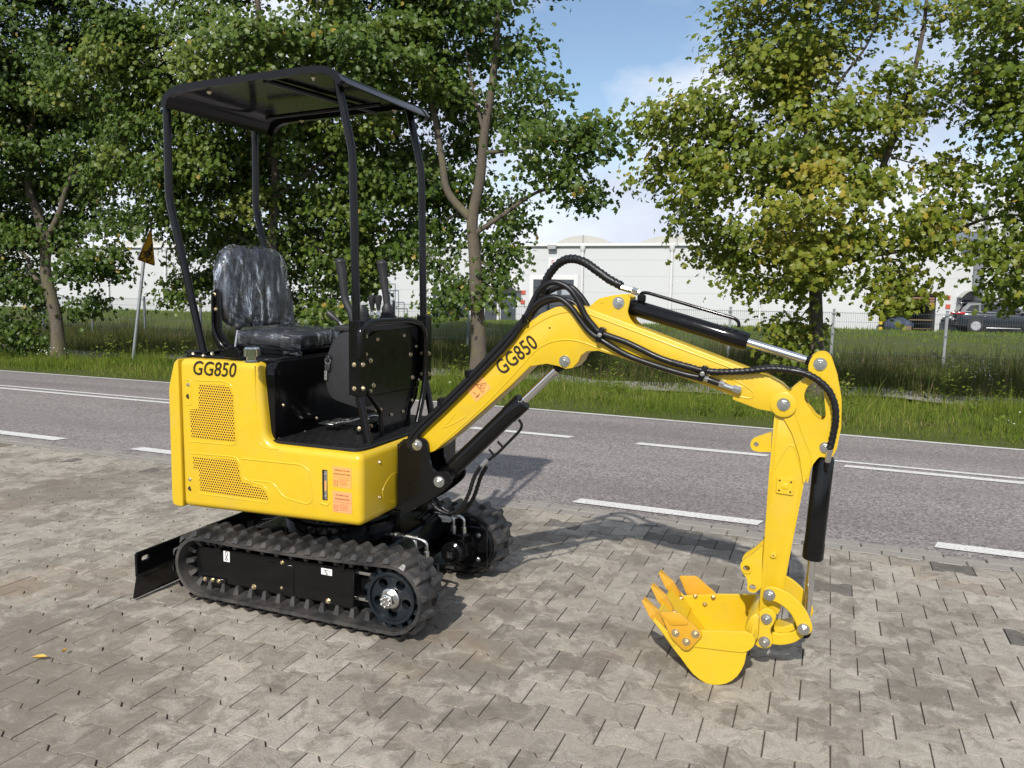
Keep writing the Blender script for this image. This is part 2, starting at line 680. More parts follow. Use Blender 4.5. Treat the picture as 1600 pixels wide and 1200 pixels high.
full = [paver_mesh('paver', paver_outline(), MT['paver'], s) for s in range(6)]
full_dark = paver_mesh('paver', paver_outline(), MT['paver_dark'], 11)
half_dark = [paver_mesh('paver', paver_outline('L'), MT['paver_dark'], s) for s in (21, 22)]
half_lite = paver_mesh('paver', paver_outline('L'), MT['paver'], 23)
random.seed(5)
cells = []
ROW0 = 3.159 - PW / 2
NR_TOP = 11
for row in range(-40, NR_TOP + 1):
    yc = ROW0 + row * PW
    xo = (.096 if row % 2 == 0 else -.006) + PL / 2
    for k in range(-80, 24):
        xc = xo + k * PL
        d = Vector((xc, yc, 0)) - EYEP
        kz = d.dot(FW)
        if kz < .3:
            vis, px, py, size = False, 0, 0, 0
        else:
            px, py = 800 + F_PX * d.dot(RT) / kz, 600 - F_PX * d.dot(UP) / kz
            vis = -60 < px < 1660 and py < 1240
            size = 1 / (kz * kz) * (EYE / kz)
            if 330 < px < 640 and 840 < py < 960 or 280 < px < 640 and 740 < py < 900: size = 0    # under the machine
        cells.append((size if vis else 0, xc, yc, row, k))
cells.sort(key=lambda c: -c[0])
near, rest = cells[:300], cells[300:]


def is_dark(row, k):
    return random.Random(row * 7919 + k * 104729).random() < .035


def place_paver(c):
    _, xc, yc, row, k = c
    rr = random.Random(row * 31 + k * 977)
    me = full_dark if is_dark(row, k) and row > 2 else full[rr.randrange(6)]
    o = link('paver', me, yard)
    o.location = (xc, yc, z_near(xc) + rr.uniform(-.0014, .0010))
    o.rotation_euler = (rr.uniform(-.004, .004), rr.uniform(-.004, .004), rr.choice((0, math.pi)) + rr.uniform(-.004, .004))


halves = []
for c in near:
    place_paver(c)
# the strip of smaller dark pavers along the kerb: row pairs of half stones (dark) near the edge
EDGE_ROWS = (NR_TOP - 1,)
Vs, Is, St, Tt, RD = [], [], [], [], []
base_v = [np.array([v.co[:] for v in me.vertices]) for me in full]
base_f = [[tuple(p.vertices) for p in me.polygons] for me in full]
hv = np.array([v.co[:] for v in half_lite.vertices]); hf = [tuple(p.vertices) for p in half_lite.polygons]
nv = nl = 0
dark_cells = []
for c in rest:
    _, xc, yc, row, k = c
    rr = random.Random(row * 31 + k * 977)
    if row in EDGE_ROWS and -7 < xc < 3 and rr.random() < .45 or (row > 3 and is_dark(row, k) and xc > -7):
        dark_cells.append(c); continue
    i = rr.randrange(6)
    a = rr.choice((0, math.pi)) + rr.uniform(-.004, .004)
    ca, sa = math.cos(a), math.sin(a)
    v = base_v[i]
    tx, ty = rr.uniform(-.0015, .0015), rr.uniform(-.0015, .0015)
    v2 = np.stack([v[:, 0] * ca - v[:, 1] * sa + xc, v[:, 0] * sa + v[:, 1] * ca + yc, v[:, 2] + v[:, 0] * tx + v[:, 1] * ty + z_near(xc) + rr.uniform(-.0005, .0004)], 1)
    Vs.append(v2)
    q = rr.random()
    for f in base_f[i]:
        Is.extend(j + nv for j in f); St.append(nl); Tt.append(len(f)); nl += len(f); RD.append(q)
    nv += len(v)
me = mesh_np('paver_field', np.concatenate(Vs), Is, St, Tt)
at = me.attributes.new('rnd', 'FLOAT', 'FACE')
at.data.foreach_set('value', RD)
me.materials.append(MT['paver_far'])
me.polygons.foreach_set('use_smooth', np.zeros(len(me.polygons), dtype=bool))
tag(link('paver_field', me, yard), kind='stuff')
for c in dark_cells:
    _, xc, yc, row, k = c
    rr = random.Random(row * 3 + k)
    for s, ang in ((-1, 0), (1, math.pi)):
        lite = rr.random() < .25
        o = link('paver', half_lite if lite else half_dark[rr.randrange(2)], yard)
        o.location = (xc, yc, z_near(xc) + rr.uniform(-.003, .001))
        o.rotation_euler = (rr.uniform(-.006, .006), 0, ang)

# ---- kerb: two courses of flush setts between yard and road
kerb = tag(bpy.data.objects.new('kerb', None), None, None, None, 'structure')
COL.objects.link(kerb)
ky0 = ROW0 + (NR_TOP + .5) * PW + .014
kme = []
for s in range(4):
    rr = random.Random(s)
    bm = bmesh.new(); bmesh.ops.create_cube(bm, size=1)
    for v in bm.verts: v.co = Vector((v.co.x * .204, v.co.y * .0985, v.co.z * .1 - .05))
    bmesh.ops.bevel(bm, geom=bm.edges[:], offset=.005, segments=1, affect='EDGES')
    m_ = bpy.data.meshes.new('kerb_stone'); bm.to_mesh(m_); bm.free(); m_.materials.append(MT['kerb']); kme.append(m_)
for course in (0, 1):
    for k in range(-44, 12):
        x = k * .2087 + .467 + (.106 if course else 0)
        rr = random.Random(k * 17 + course)
        o = link('kerb_stone', kme[rr.randrange(4)], kerb)
        o.location = (x, ky0 + .05 + course * .101, z_near(x) - .003 + rr.uniform(-.003, .002))
        o.rotation_euler = (rr.uniform(-.012, .012), rr.uniform(-.006, .006), rr.uniform(-.006, .006))
KERB_END = ky0 + .203

# ---- road, with a crown, and its painted lines
xs = list(np.linspace(-46, 14, 61))
ys = [KERB_END - .06, 5.6, 6.5, Y_MID, 8.0, 8.6, Y_FAR, 9.33]
V = [(x, y, road_z(x, y) - .004) for x in xs for y in ys]
n = len(ys)
Fq = [(i * n + j, (i + 1) * n + j, (i + 1) * n + j + 1, i * n + j + 1) for i in range(len(xs) - 1) for j in range(n - 1)]
road = tag(mk('road', V, Fq, MT['asphalt']), 'grey two-lane asphalt road crossing behind the excavator', None, None, 'structure')


def stripe(x0, x1, y0, y1, skew=0.0, nm='road_marking'):
    nn = max(2, int((x1 - x0) / .5) + 1)
    V, Fc = [], []
    rr = random.Random(int(x0 * 100))
    for i in range(nn):
        x = x0 + (x1 - x0) * i / (nn - 1)
        for y, sk in ((y0, 0), (y1, skew)):
            yy = y + rr.uniform(-.004, .004)
            V.append((x + sk, yy, road_z(x, y) + .001))
        if i: Fc.append((2 * i - 2, 2 * i, 2 * i + 1, 2 * i - 1))
    return mk(nm, V, Fc, MT['roadpaint'], road)


EL = (4.965, 5.085)
for a, b in ((.646, 1.86), (-1.504, -.32), (-3.66, -2.47), (-5.40, -4.20), (-7.45, -6.27), (-9.6, -8.4), (-11.7, -10.5), (2.8, 4.0), (-13.8, -12.6)):
    stripe(a, b, EL[0], EL[1], .03)
stripe(-40, -6.6, 7.13, 7.22); stripe(-40, -6.7, 7.33, 7.41)
stripe(-3.30, -2.24, 7.22, 7.33, .03); stripe(-1.60, -.43, 7.22, 7.33, .03); stripe(-5.6, -4.4, 7.22, 7.33, .03)
stripe(.20, 12, 7.09, 7.19, .02); stripe(.12, 12, 7.30, 7.37, .02)
stripe(-45, 13, 9.10, 9.19)

# ---- land beyond the road (verge, ditch, bank, lawn)
gx = np.concatenate([np.linspace(-120, -32, 23), np.linspace(-30, 14, 100), np.linspace(16, 90, 20)])
gy = np.concatenate([np.linspace(9.22, 24, 60), np.linspace(24.6, 56, 50), np.linspace(60, 400, 14)])
GX, GY = np.meshgrid(gx, gy, indexing='ij')
GZ = land_np(GX.ravel(), GY.ravel()) - .004
V = np.stack([GX.ravel(), GY.ravel(), GZ], 1)
n = len(gy)
idx = np.array([(i * n + j, (i + 1) * n + j, (i + 1) * n + j + 1, i * n + j + 1) for i in range(len(gx) - 1) for j in range(n - 1)])
me = mesh_np('ground', V, idx.ravel(), np.arange(0, idx.size, 4), np.full(len(idx), 4))
me.materials.append(MT['land'])
me.polygons.foreach_set('use_smooth', [True] * len(me.polygons))
tag(link('ground', me), 'grassy land falling away behind the road', None, None, 'structure')
# footpath between verge and ditch
xs = np.linspace(-60, 30, 91)
V = []
for x in xs:
    for y in (13.7, 14.9): V.append((x, y + .1 * math.sin(x * .3), land(x, 14.3) + .09))
Fq = [(2 * i, 2 * i + 2, 2 * i + 3, 2 * i + 1) for i in range(len(xs) - 1)]
tag(mk('footpath', V, Fq, MT['kerb']), 'narrow grey footpath half hidden in the grass behind the trees', None, None, 'structure')

# plain ground around the yard, out to the horizon behind the camera
V = [(-400, -400, -.35), (400, -400, -.35), (400, 9.3, -.5), (-400, 9.3, -.5)]
tag(mk('field', V, [(0, 1, 2, 3)], MT['land']), 'open ground around the yard', None, None, 'structure')
# ================================================================ GRASS AND WEEDS
def grass_mat(name, stops, trans=.35):
    m, nt, b = new_mat(name)
    r = N(nt, 'Attribute', attribute_name='rnd').outputs['Fac']
    c = ramp(nt, r, stops)
    nt.nodes.remove(b)
    df = N(nt, 'BsdfDiffuse'); nt.links.new(c, df.inputs[0])
    tr = N(nt, 'BsdfTranslucent'); nt.links.new(c, tr.inputs[0])
    mx_ = N(nt, 'MixShader'); mx_.inputs[0].default_value = trans
    nt.links.new(df.outputs[0], mx_.inputs[1]); nt.links.new(tr.outputs[0], mx_.inputs[2])
    nt.links.new(mx_.outputs[0], nt.nodes['Material Output'].inputs[0])
    return m


G_STOPS = [(0, (.090, .145, .020)), (.4, (.145, .200, .030)), (.65, (.20, .235, .048)), (.85, (.30, .27, .09)), (1, (.42, .34, .17))]
MT['grass'] = grass_mat('verge_grass', G_STOPS)
MT['tallgrass'] = grass_mat('tall_ditch_grass', [(0, (.045, .070, .018)), (.4, (.075, .095, .026)), (.7, (.13, .115, .052)), (1, (.26, .20, .12))])
MT['lawn'] = grass_mat('short_lawn', [(0, (.12, .185, .024)), (.6, (.17, .225, .036)), (1, (.24, .25, .07))])


def blades(name, X, Y, H, Wd, mat, lean, rng, label, bias=0, zoff=0.0):
    n = len(X)
    Z = land_np(X, Y) - .02 + zoff
    az = rng.uniform(0, 2 * np.pi, n)
    ux, uy = np.cos(az), np.sin(az)
    la = rng.uniform(0, 2 * np.pi, n)
    lm = np.abs(rng.normal(0, lean, n)) * H
    lx, ly = np.cos(la) * lm, np.sin(la) * lm
    V = np.empty((n, 5, 3))
    for k, (s, t, w) in enumerate(((-1, 0, 1), (1, 0, 1), (-1, .55, .75), (1, .55, .75), (0, 1, 0))):
        V[:, k, 0] = X + s * ux * Wd * w / 2 + lx * t * t
        V[:, k, 1] = Y + s * uy * Wd * w / 2 + ly * t * t
        V[:, k, 2] = Z + H * t * (1 - .25 * (lm / H) ** 2 * t)
    b = (np.arange(n) * 5)[:, None]
    idx = np.concatenate([b + np.array([0, 1, 3, 2]), b + np.array([2, 3, 4])], 1).ravel()
    st = (np.arange(n) * 7)[:, None] + np.array([0, 4])
    me = mesh_np(name, V.reshape(-1, 3), idx, st.ravel(), None)
    r = np.clip(rng.beta(2, 3.2, n) + bias + .18 * np.sin(X * 1.1 + Y) * np.sin(Y * 1.7 - X * .6), 0, 1)
    at = me.attributes.new('rnd', 'FLOAT', 'FACE')
    at.data.foreach_set('value', np.repeat(r, 2).astype(np.float32))
    me.materials.append(mat)
    me.polygons.foreach_set('use_smooth', np.ones(2 * n, dtype=bool))
    return tag(link(name, me), label, 'grass', None, 'stuff')


rng = np.random.default_rng(3)


def scatter(n, x0, x1, y0, y1, dens=None):
    X = rng.uniform(x0, x1, n); Y = rng.uniform(y0, y1, n)
    # keep what the camera can look at (plus a margin)
    lim_l = -1.42 * Y - 2.0; lim_r = .26 * Y + 2.0
    k = (X > lim_l) & (X < lim_r)
    if dens is not None: k &= rng.uniform(0, 1, n) < dens(X, Y)
    return X[k], Y[k]


clump = lambda X, Y: np.clip(.55 + .5 * np.sin(X * 2.3 + np.sin(Y * 3)) * np.sin(Y * 2.9 + X * .7), .12, 1)
X, Y = scatter(150000, -22, 7, 9.24, 14.0)
edge = np.clip((Y - 9.2) / .7, .25, 1)
cl = clump(X, Y)
blades('verge_grass', X, Y, rng.gamma(3.2, .040, len(X)) * edge * (.35 + .85 * cl), rng.uniform(.005, .011, len(X)), MT['grass'], .38, rng, 'bright green unmown grass on the verge along the far road edge')
X, Y = scatter(90000, -34, 9, 14.0, 22.5)
cl = clump(X * .6, Y * .6)
blades('ditch_grass', X, Y, rng.gamma(6, .055, len(X)) * (.55 + .75 * cl), rng.uniform(.010, .020, len(X)), MT['tallgrass'], .40, rng, 'tall dark grass and weeds in the shaded ditch before the fence', .03)
X, Y = scatter(70000, -60, 15, 22.0, 50.0)
blades('lawn_grass', X, Y, rng.gamma(6, .018, len(X)), rng.uniform(.020, .034, len(X)), MT['lawn'], .45, rng, 'short bright lawn behind the wire fence in front of the warehouse')

# broad-leaved weeds and white flower heads, one mass each
def weeds():
    Vs, I, S, A = [], [], [], []
    nv = nl = 0
    for q in range(150):
        y = rng.uniform(9.6, 14.0); x = rng.uniform(-1.35 * y - 1, .24 * y + 1)
        h = rng.uniform(.25, .7)
        for s in range(rng.integers(14, 34)):
            t = rng.uniform(.15, 1); a = rng.uniform(0, 6.28); L = rng.uniform(.05, .11); w = L * .42
            c = Vector((x + math.cos(a) * .05 + .10 * t * math.sin(q), y + math.sin(a) * .05 + .10 * t * math.cos(q * 1.7), land(x, y) + h * t))
            d = Vector((math.cos(a), math.sin(a), rng.uniform(-.3, .6))).normalized()
            sd = Vector((-math.sin(a), math.cos(a), 0))
            Vs += [c, c + d * L * .5 + sd * w * .5, c + d * L, c + d * L * .5 - sd * w * .5]
            I += [nv, nv + 1, nv + 2, nv + 3]; S.append(nl); A.append(float(np.clip(rng.normal(.42, .2), 0, 1))); nv += 4; nl += 4
    me = mesh_np('weeds', np.array([v[:] for v in Vs]), I, S, None)
    at = me.attributes.new('rnd', 'FLOAT', 'FACE'); at.data.foreach_set('value', A)
    me.materials.append(MT['grass'])
    tag(link('weeds', me), 'leafy green weeds standing out of the verge grass', 'weeds', None, 'stuff')


weeds()
MT['petal'] = paint('white_petals', (.62, .63, .58), .8, var=.15)
Vs, Fs = [], []
for (px, py, nn, sp, Yp) in ((70, 545, 30, 14, 11.8), (90, 552, 14, 12, 11.4), (1545, 580, 46, 18, 15.6), (1490, 560, 30, 16, 15.9), (640, 555, 10, 26, 12.6), (690, 605, 12, 18, 10.6), (1590, 655, 6, 10, 10.2), (330, 555, 12, 40, 11.2)):
    for k in range(nn):
        p = PY(px + rng.normal(0, sp), py + rng.normal(0, sp * .42), Yp + rng.uniform(-.3, .3))
        r = rng.uniform(.006, .013)
        m_ = len(Vs)
        nrm = Vector((rng.normal(0, .5), rng.normal(-.5, .5), 1)).normalized(); u = nrm.orthogonal().normalized(); w = nrm.cross(u)
        for j in range(5): Vs.append(p + u * r * math.cos(j * 1.2566) + w * r * math.sin(j * 1.2566))
        Fs.append(tuple(range(m_, m_ + 5)))
tag(mk('wild_flowers', Vs, Fs, MT['petal']), 'tiny white flower heads scattered in the verge and ditch grass', 'flowers', None, 'stuff')

# ================================================================ TREES
def bark_mat(name, a, b2, moss):
    m, nt, b = new_mat(name)
    n_ = noise(nt, 9, 8, .7, 'World', .5, (1, 1, .28))
    c = mixc(nt, n_, a, b2)
    c = mixc(nt, ramp(nt, noise(nt, 2.3, 6, .6, 'World'), [(.5, 0.0), (.68, .6)]), c, moss)
    nt.links.new(c, b.inputs['Base Color'])
    b.inputs['Roughness'].default_value = .95
    bump(nt, b, noise(nt, 26, 6, .7, 'World', .4, (1, 1, .3)), .9, .03)
    return m


MT['bark'] = bark_mat('grey_brown_maple_bark', (.066, .053, .040), (.155, .128, .098), (.135, .125, .05))
MT['bark_dark'] = bark_mat('dark_maple_bark', (.055, .045, .035), (.135, .11, .085), (.10, .10, .05))


def leaf_mat(name, stops, trans=.32):
    m, nt, b = new_mat(name)
    r = N(nt, 'Attribute', attribute_name='rnd').outputs['Fac']
    c = ramp(nt, r, stops)
    nt.links.new(c, b.inputs['Base Color'])
    b.inputs['Roughness'].default_value = .42
    b.inputs['Specular IOR Level'].default_value = .35
    tr = N(nt, 'BsdfTranslucent'); nt.links.new(c, tr.inputs[0])
    mx_ = N(nt, 'MixShader'); mx_.inputs[0].default_value = trans
    nt.links.new(b.outputs[0], mx_.inputs[1]); nt.links.new(tr.outputs[0], mx_.inputs[2])
    nt.links.new(mx_.outputs[0], nt.nodes['Material Output'].inputs[0])
    return m


MT['leaf_dark'] = leaf_mat('maple_leaves_deep_green', [(0, (.046, .088, .013)), (.5, (.088, .140, .020)), (.85, (.150, .195, .028)), (.97, (.22, .22, .04)), (1, (.36, .26, .05))], .38)
MT['leaf_yellow'] = leaf_mat('maple_leaves_yellow_green', [(0, (.080, .128, .014)), (.4, (.140, .190, .020)), (.78, (.225, .245, .028)), (.92, (.36, .30, .038)), (1, (.42, .31, .05))], .40)

# maple leaf: five pointed lobes round the stalk end
LV = np.array([(0, 0, 0), (.10, .46, -.10), (.36, .20, .02), (.62, .44, -.10), (1.0, 0, -.14), (.62, -.44, -.10), (.36, -.20, .02), (.10, -.46, -.10)]) * np.array([.62, .62, .7])
LF = np.array([(0, 2, 1), (2, 4, 3), (0, 6, 2), (6, 4, 2), (6, 5, 4), (0, 7, 6)])


def leaves_mesh(name, P, Nn, Dd, S, rnd, mat):
    n = len(P)
    Nn = Nn / np.linalg.norm(Nn, axis=1)[:, None]
    Dd = Dd - Nn * (Dd * Nn).sum(1)[:, None]
    Dd = Dd / (np.linalg.norm(Dd, axis=1)[:, None] + 1e-9)
    T = np.cross(Nn, Dd)
    V = P[:, None, :] + S[:, None, None] * (LV[None, :, 0, None] * Dd[:, None] + LV[None, :, 1, None] * T[:, None] + LV[None, :, 2, None] * Nn[:, None])
    nvl = len(LV)
    idx = ((np.arange(n) * nvl)[:, None, None] + LF[None]).ravel()
    st = np.arange(0, n * len(LF) * 3, 3)
    me = mesh_np(name, V.reshape(-1, 3), idx, st, None)
    at = me.attributes.new('rnd', 'FLOAT', 'FACE')
    at.data.foreach_set('value', np.repeat(rnd, len(LF)).astype(np.float32))
    me.materials.append(mat)
    return me


def tree(label, trunk_px, Yt, blobs, mat, bark, seed, per=150, step=.50, stems=(), r0=.14, leaf=.142, tone=.4, ypatch=(), clear=(), spr=.22):
    """trunk_px: picture points up the stem; blobs: (px, py, rx, ry, depth offset m, depth radius m, density)"""
    rg = np.random.default_rng(seed)
    base = PY(trunk_px[0][0], trunk_px[0][1], Yt)
    base.z = land(base.x, base.y) - .1
    path = [base] + [PY(a, b, Yt + (c[0] if c else 0)) for a, b, *c in trunk_px[1:]]
    path = catmull(path, 5)
    t = root('tree', label, 'tree', loc=base + Vector((0, 0, .1)), group='roadside maple trees')
    n = len(path)
    rad = [r0 * (1.25 - .3 * min(1, i / 4)) * (1 - .72 * i / n) for i in range(n)]
    V, Fc = tube_data(path, rad, 10)
    nodes = [p for p in path[n // 3:]]
    parents = [None] * len(nodes)
    for i in range(1, len(nodes)): parents[i] = i - 1
    def add(VF):
        o = len(V); V.extend(VF[0]); Fc.extend(tuple(j + o for j in f) for f in VF[1])
    for st in stems:
        k = min(range(n), key=lambda i: (path[i] - PY(st[0][0], st[0][1], Yt)).length)
        sp = catmull([path[k]] + [PY(a, b, Yt + (c[0] if c else 0)) for a, b, *c in st[1:]], 5)
        rs = rad[k] * (.78 if st is stems[0] else .46)
        add(tube_data(sp, [rs * (1 - .7 * i / len(sp)) for i in range(len(sp))], 8))
        b0 = len(nodes)
        nodes += sp; parents += [min(range(b0), key=lambda i: (nodes[i] - sp[0]).length)] + list(range(b0, b0 + len(sp) - 1))
    # cluster centres
    C, CT = [], []
    for (px, py, rx, ry, dy, rd, dens) in blobs:
        c = PY(px, py, Yt + dy)
        sc = (c - EYEP).dot(FW) / F_PX
        a, b = rx * sc, ry * sc
        cnt = int(4.19 * a * b * rd / (step ** 3) * .62 * dens) + 3
        got = 0
        for _ in range(cnt):
            u = rg.normal(0, 1, 3); u /= np.linalg.norm(u)
            rr_ = rg.uniform(.12, 1) ** .42
            C.append(c + RT * (u[0] * a * rr_) + Vector((0, 1, 0)) * (u[1] * rd * rr_) + Vector((0, 0, 1)) * (u[2] * b * rr_)); CT.append(u)
    # thin out the ones too close together
    keep, KT = [], []
    for c, u in zip(C, CT):
        q = c - EYEP; dep = q.dot(FW)
        qx, qy = 800 + F_PX * q.dot(RT) / dep, 600 - F_PX * q.dot(UP) / dep
        if any((qx - a) ** 2 + (qy - b) ** 2 < (abs(r) + 10) ** 2 and (c.y < Yt + .25 or r < 0) for a, b, r in clear): continue
        if all((c - k).length_squared > (step * .5) ** 2 for k in keep[-500:]):
            keep.append(c); KT.append(u)
    tp = nodes[0]
    order = sorted(range(len(keep)), key=lambda i: min((keep[i] - p).length for p in nodes[:n]))
    NP = np.array([p[:] for p in nodes])
    kids = []
    for i in order:
        c = keep[i]
        d = np.linalg.norm(NP - np.array(c[:]), axis=1) + .35 * np.clip(NP[:, 2] - c.z, 0, 9)
        j = int(d.argmin())
        kids.append((len(NP), j))
        NP = np.vstack([NP, np.array(c[:])]); nodes.append(c); parents.append(j)
    # pipe model radii
    wgt = np.ones(len(nodes)); 
    for i, j in reversed(kids): wgt[j] += wgt[i]
    for i, j in kids:
        r1_ = min(.055, .0045 * wgt[i] ** .5 + .002); r0_ = min(.07, .0045 * (wgt[i] + 2) ** .5 + .003)
        a, b = nodes[j], nodes[i]
        if (a - b).length < .03: continue
        mid = a.lerp(b, .5) + Vector(rg.normal(0, .06, 3)) * (a - b).length
        add(tube_data([a, mid, b], [r0_, (r0_ + r1_) / 2, r1_ * .7], 5, cap=False))
    mk('trunk', V, Fc, bark, t, smooth=True)
    # leaves
    P, Nn, Dd, S, rd_ = [], [], [], [], []
    cen = np.array([sum(p[k] for p in keep) / len(keep) for k in range(3)])
    for i, c in enumerate(keep):
        high = c.z > 8.2
        m_ = int(per * rg.uniform(.6, 1.35) * (.36 if high else 1))
        cc = np.array(c[:])
        out = cc - cen; out /= np.linalg.norm(out) + 1e-6
        # a drooping, flattened spray: leaves lie in shallow layers
        off = rg.normal(0, 1, (m_, 3)) * np.array([spr, spr, spr * .6])
        P.append(cc + off + out * .08)
        nn_ = rg.normal(0, .52, (m_, 3)) + np.array([0, -.62, .62]) + out * .30 + off * .7
        Nn.append(nn_)
        Dd.append(off * 2 + out * .5 + rg.normal(0, .5, (m_, 3)) + np.array([0, 0, -.45]))
        S.append(leaf * rg.uniform(.65, 1.25, m_) * (2.2 if high else 1))
        tn = rg.normal(0, .10)
        v = np.clip(rg.normal(tone + tn, .16, m_), 0, .96)
        v[rg.uniform(0, 1, m_) < .008] = 1
        q = (cc - np.array(EYEP[:])); dep = q @ np.array(FW[:])
        qx, qy = 800 + F_PX * (q @ np.array(RT[:])) / dep, 600 - F_PX * (q @ np.array(UP[:])) / dep
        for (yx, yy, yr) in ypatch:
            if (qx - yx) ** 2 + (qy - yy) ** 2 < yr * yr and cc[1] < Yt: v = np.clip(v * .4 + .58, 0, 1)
        rd_.append(v)
    P = np.concatenate(P)
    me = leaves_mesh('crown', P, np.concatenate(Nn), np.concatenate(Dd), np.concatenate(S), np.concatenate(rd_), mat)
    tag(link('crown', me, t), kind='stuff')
    return len(P)


NL = 0
NL += tree('dark dense maple at the left edge with a pale crooked trunk beside the leaning sign',
     [(92, 560), (88, 500), (72, 430), (70, 380), (58, 330), (45, 290), (50, 200, .2), (80, 60, .3), (90, -120, .3)], 12.4,
     [(50, 60, 170, 150, .2, 1.7, 1.0), (-40, 200, 130, 150, 0, 1.6, 1.0), (70, 220, 120, 90, .2, 1.4, 1.0), (30, 330, 110, 60, .6, 1.2, .9), (130, 350, 95, 50, .2, .9, 1.0),
      (165, 415, 70, 32, 0, .7, .9), (10, 455, 70, 60, -.1, .8, 1.0), (40, 520, 45, 30, -.2, .5, .9), (110, 470, 40, 22, .3, .5, .7), (-30, 380, 80, 90, 0, 1.0, 1.0), (60, -120, 200, 110, 0, 1.6, .6), (60, -330, 210, 130, .2, 1.7, .55), (70, -540, 150, 120, .2, 1.4, .55)],
     MT['leaf_dark'], MT['bark'], 11, stems=([(70, 380), (92, 335), (105, 290), (130, 240, .2)], [(80, 460), (52, 430), (40, 400), (10, 380, .2)]), r0=.145, tone=.26, step=.53, leaf=.160, per=190, clear=((228, 385, -22), (215, 405, -14), (95, 540, 26), (90, 505, 26), (80, 455, 24), (72, 410, 24), (68, 370, 22), (58, 330, 18), (48, 300, 16), (92, 335, 12)))
NL += tree('broad sunlit maple filling the picture behind the cab and the seat',
     [(432, 560), (430, 480), (425, 380), (430, 260), (410, 120), (400, -60)], 12.6,
     [(215, 130, 110, 95, -.9, 1.0, 1.0), (300, 95, 120, 75, -.6, 1.2, 1.0), (230, 240, 105, 80, -.9, .9, 1.0), (330, 250, 120, 110, -.5, 1.3, 1.0), (450, 120, 150, 100, -.6, 1.5, 1.0), (450, 300, 150, 110, .9, 1.2, 1.1),
      (590, 110, 110, 90, -.3, 1.2, 1.0), (580, 300, 120, 110, .9, 1.1, 1.1), (330, 400, 80, 60, .9, .8, 1.0), (470, 430, 110, 65, .9, 1.0, 1.1), (555, 405, 45, 38, .9, .7, 1.0), (510, 495, 50, 26, 0, .6, .9), (260, 350, 60, 45, -.4, .7, .9),
      (340, -60, 150, 80, 0, 1.3, .6), (560, -20, 150, 70, 0, 1.3, .8), (275, 445, 26, 24, -.3, .4, .7), (420, -260, 230, 130, .2, 1.8, .55), (410, -480, 170, 120, .2, 1.5, .55)],
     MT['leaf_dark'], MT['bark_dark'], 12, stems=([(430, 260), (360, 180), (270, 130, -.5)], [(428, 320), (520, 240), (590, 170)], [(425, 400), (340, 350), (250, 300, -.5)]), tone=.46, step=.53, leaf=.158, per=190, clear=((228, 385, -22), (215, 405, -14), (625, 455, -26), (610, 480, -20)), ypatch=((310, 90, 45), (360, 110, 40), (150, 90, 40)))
NL += tree('forked maple with a bare pale trunk in the middle, beside the raised boom',
     [(747, 580), (748, 530), (745, 470), (742, 400), (738, 345), (750, 280), (757, 210), (768, 140), (776, 60), (780, -60)], 12.9,
     [(715, 40, 95, 80, .5, 1.0, .8), (650, 30, 90, 75, .4, 1.0, .85), (790, 40, 46, 50, .2, .8, .6), (815, 60, 30, 22, 0, .4, .8), (800, 120, 40, 28, 0, .6, .8), (690, 170, 75, 75, .9, .8, .8), (760, 215, 50, 50, .8, .6, .8), (830, 160, 45, 28, 0, .6, .9),
      (840, 215, 65, 38, -.1, .8, 1.0), (910, 205, 48, 24, -.1, .5, 1.0), (945, 224, 20, 10, -.1, .3, 1.0), (860, 262, 50, 28, 0, .6, .95), (895, 295, 30, 18, 0, .4, 1.0), (690, 290, 60, 60, .6, .9, 1.1), (665, 380, 55, 55, .5, .8, 1.2),
      (785, 345, 28, 45, .5, .6, .8), (775, 400, 34, 30, .3, .5, .8), (715, 425, 55, 45, -.2, .7, 1.0), (755, 468, 22, 16, -.2, .4, .9), (700, 465, 35, 25, 0, .5, .9), (800, 490, 14, 14, -.2, .25, .8), (730, -70, 150, 70, 0, 1.3, .5), (740, -260, 220, 130, .2, 1.7, .6), (745, -470, 160, 120, .2, 1.5, .6)],
     MT['leaf_dark'], MT['bark'], 13, stems=([(738, 345), (700, 300, -.1), (690, 245, -.1), (672, 150, -.1), (645, 90, 0), (630, 20, 0)], [(757, 210), (745, 165), (735, 120), (725, 60)], [(757, 240), (800, 235), (860, 225), (920, 220)], [(740, 370), (780, 340), (840, 300), (890, 295)]), r0=.155, tone=.30, per=150, leaf=.152, clear=((800, 470, -14), (795, 490, -12), (747, 565, 24), (747, 520, 24), (745, 475, 16), (743, 410, 14), (740, 365, 18), (742, 330, 20), (750, 285, 18), (755, 240, 16), (758, 200, 14), (765, 150, 12), (770, 105, 12), (690, 245, 8), (735, 340, 10)))
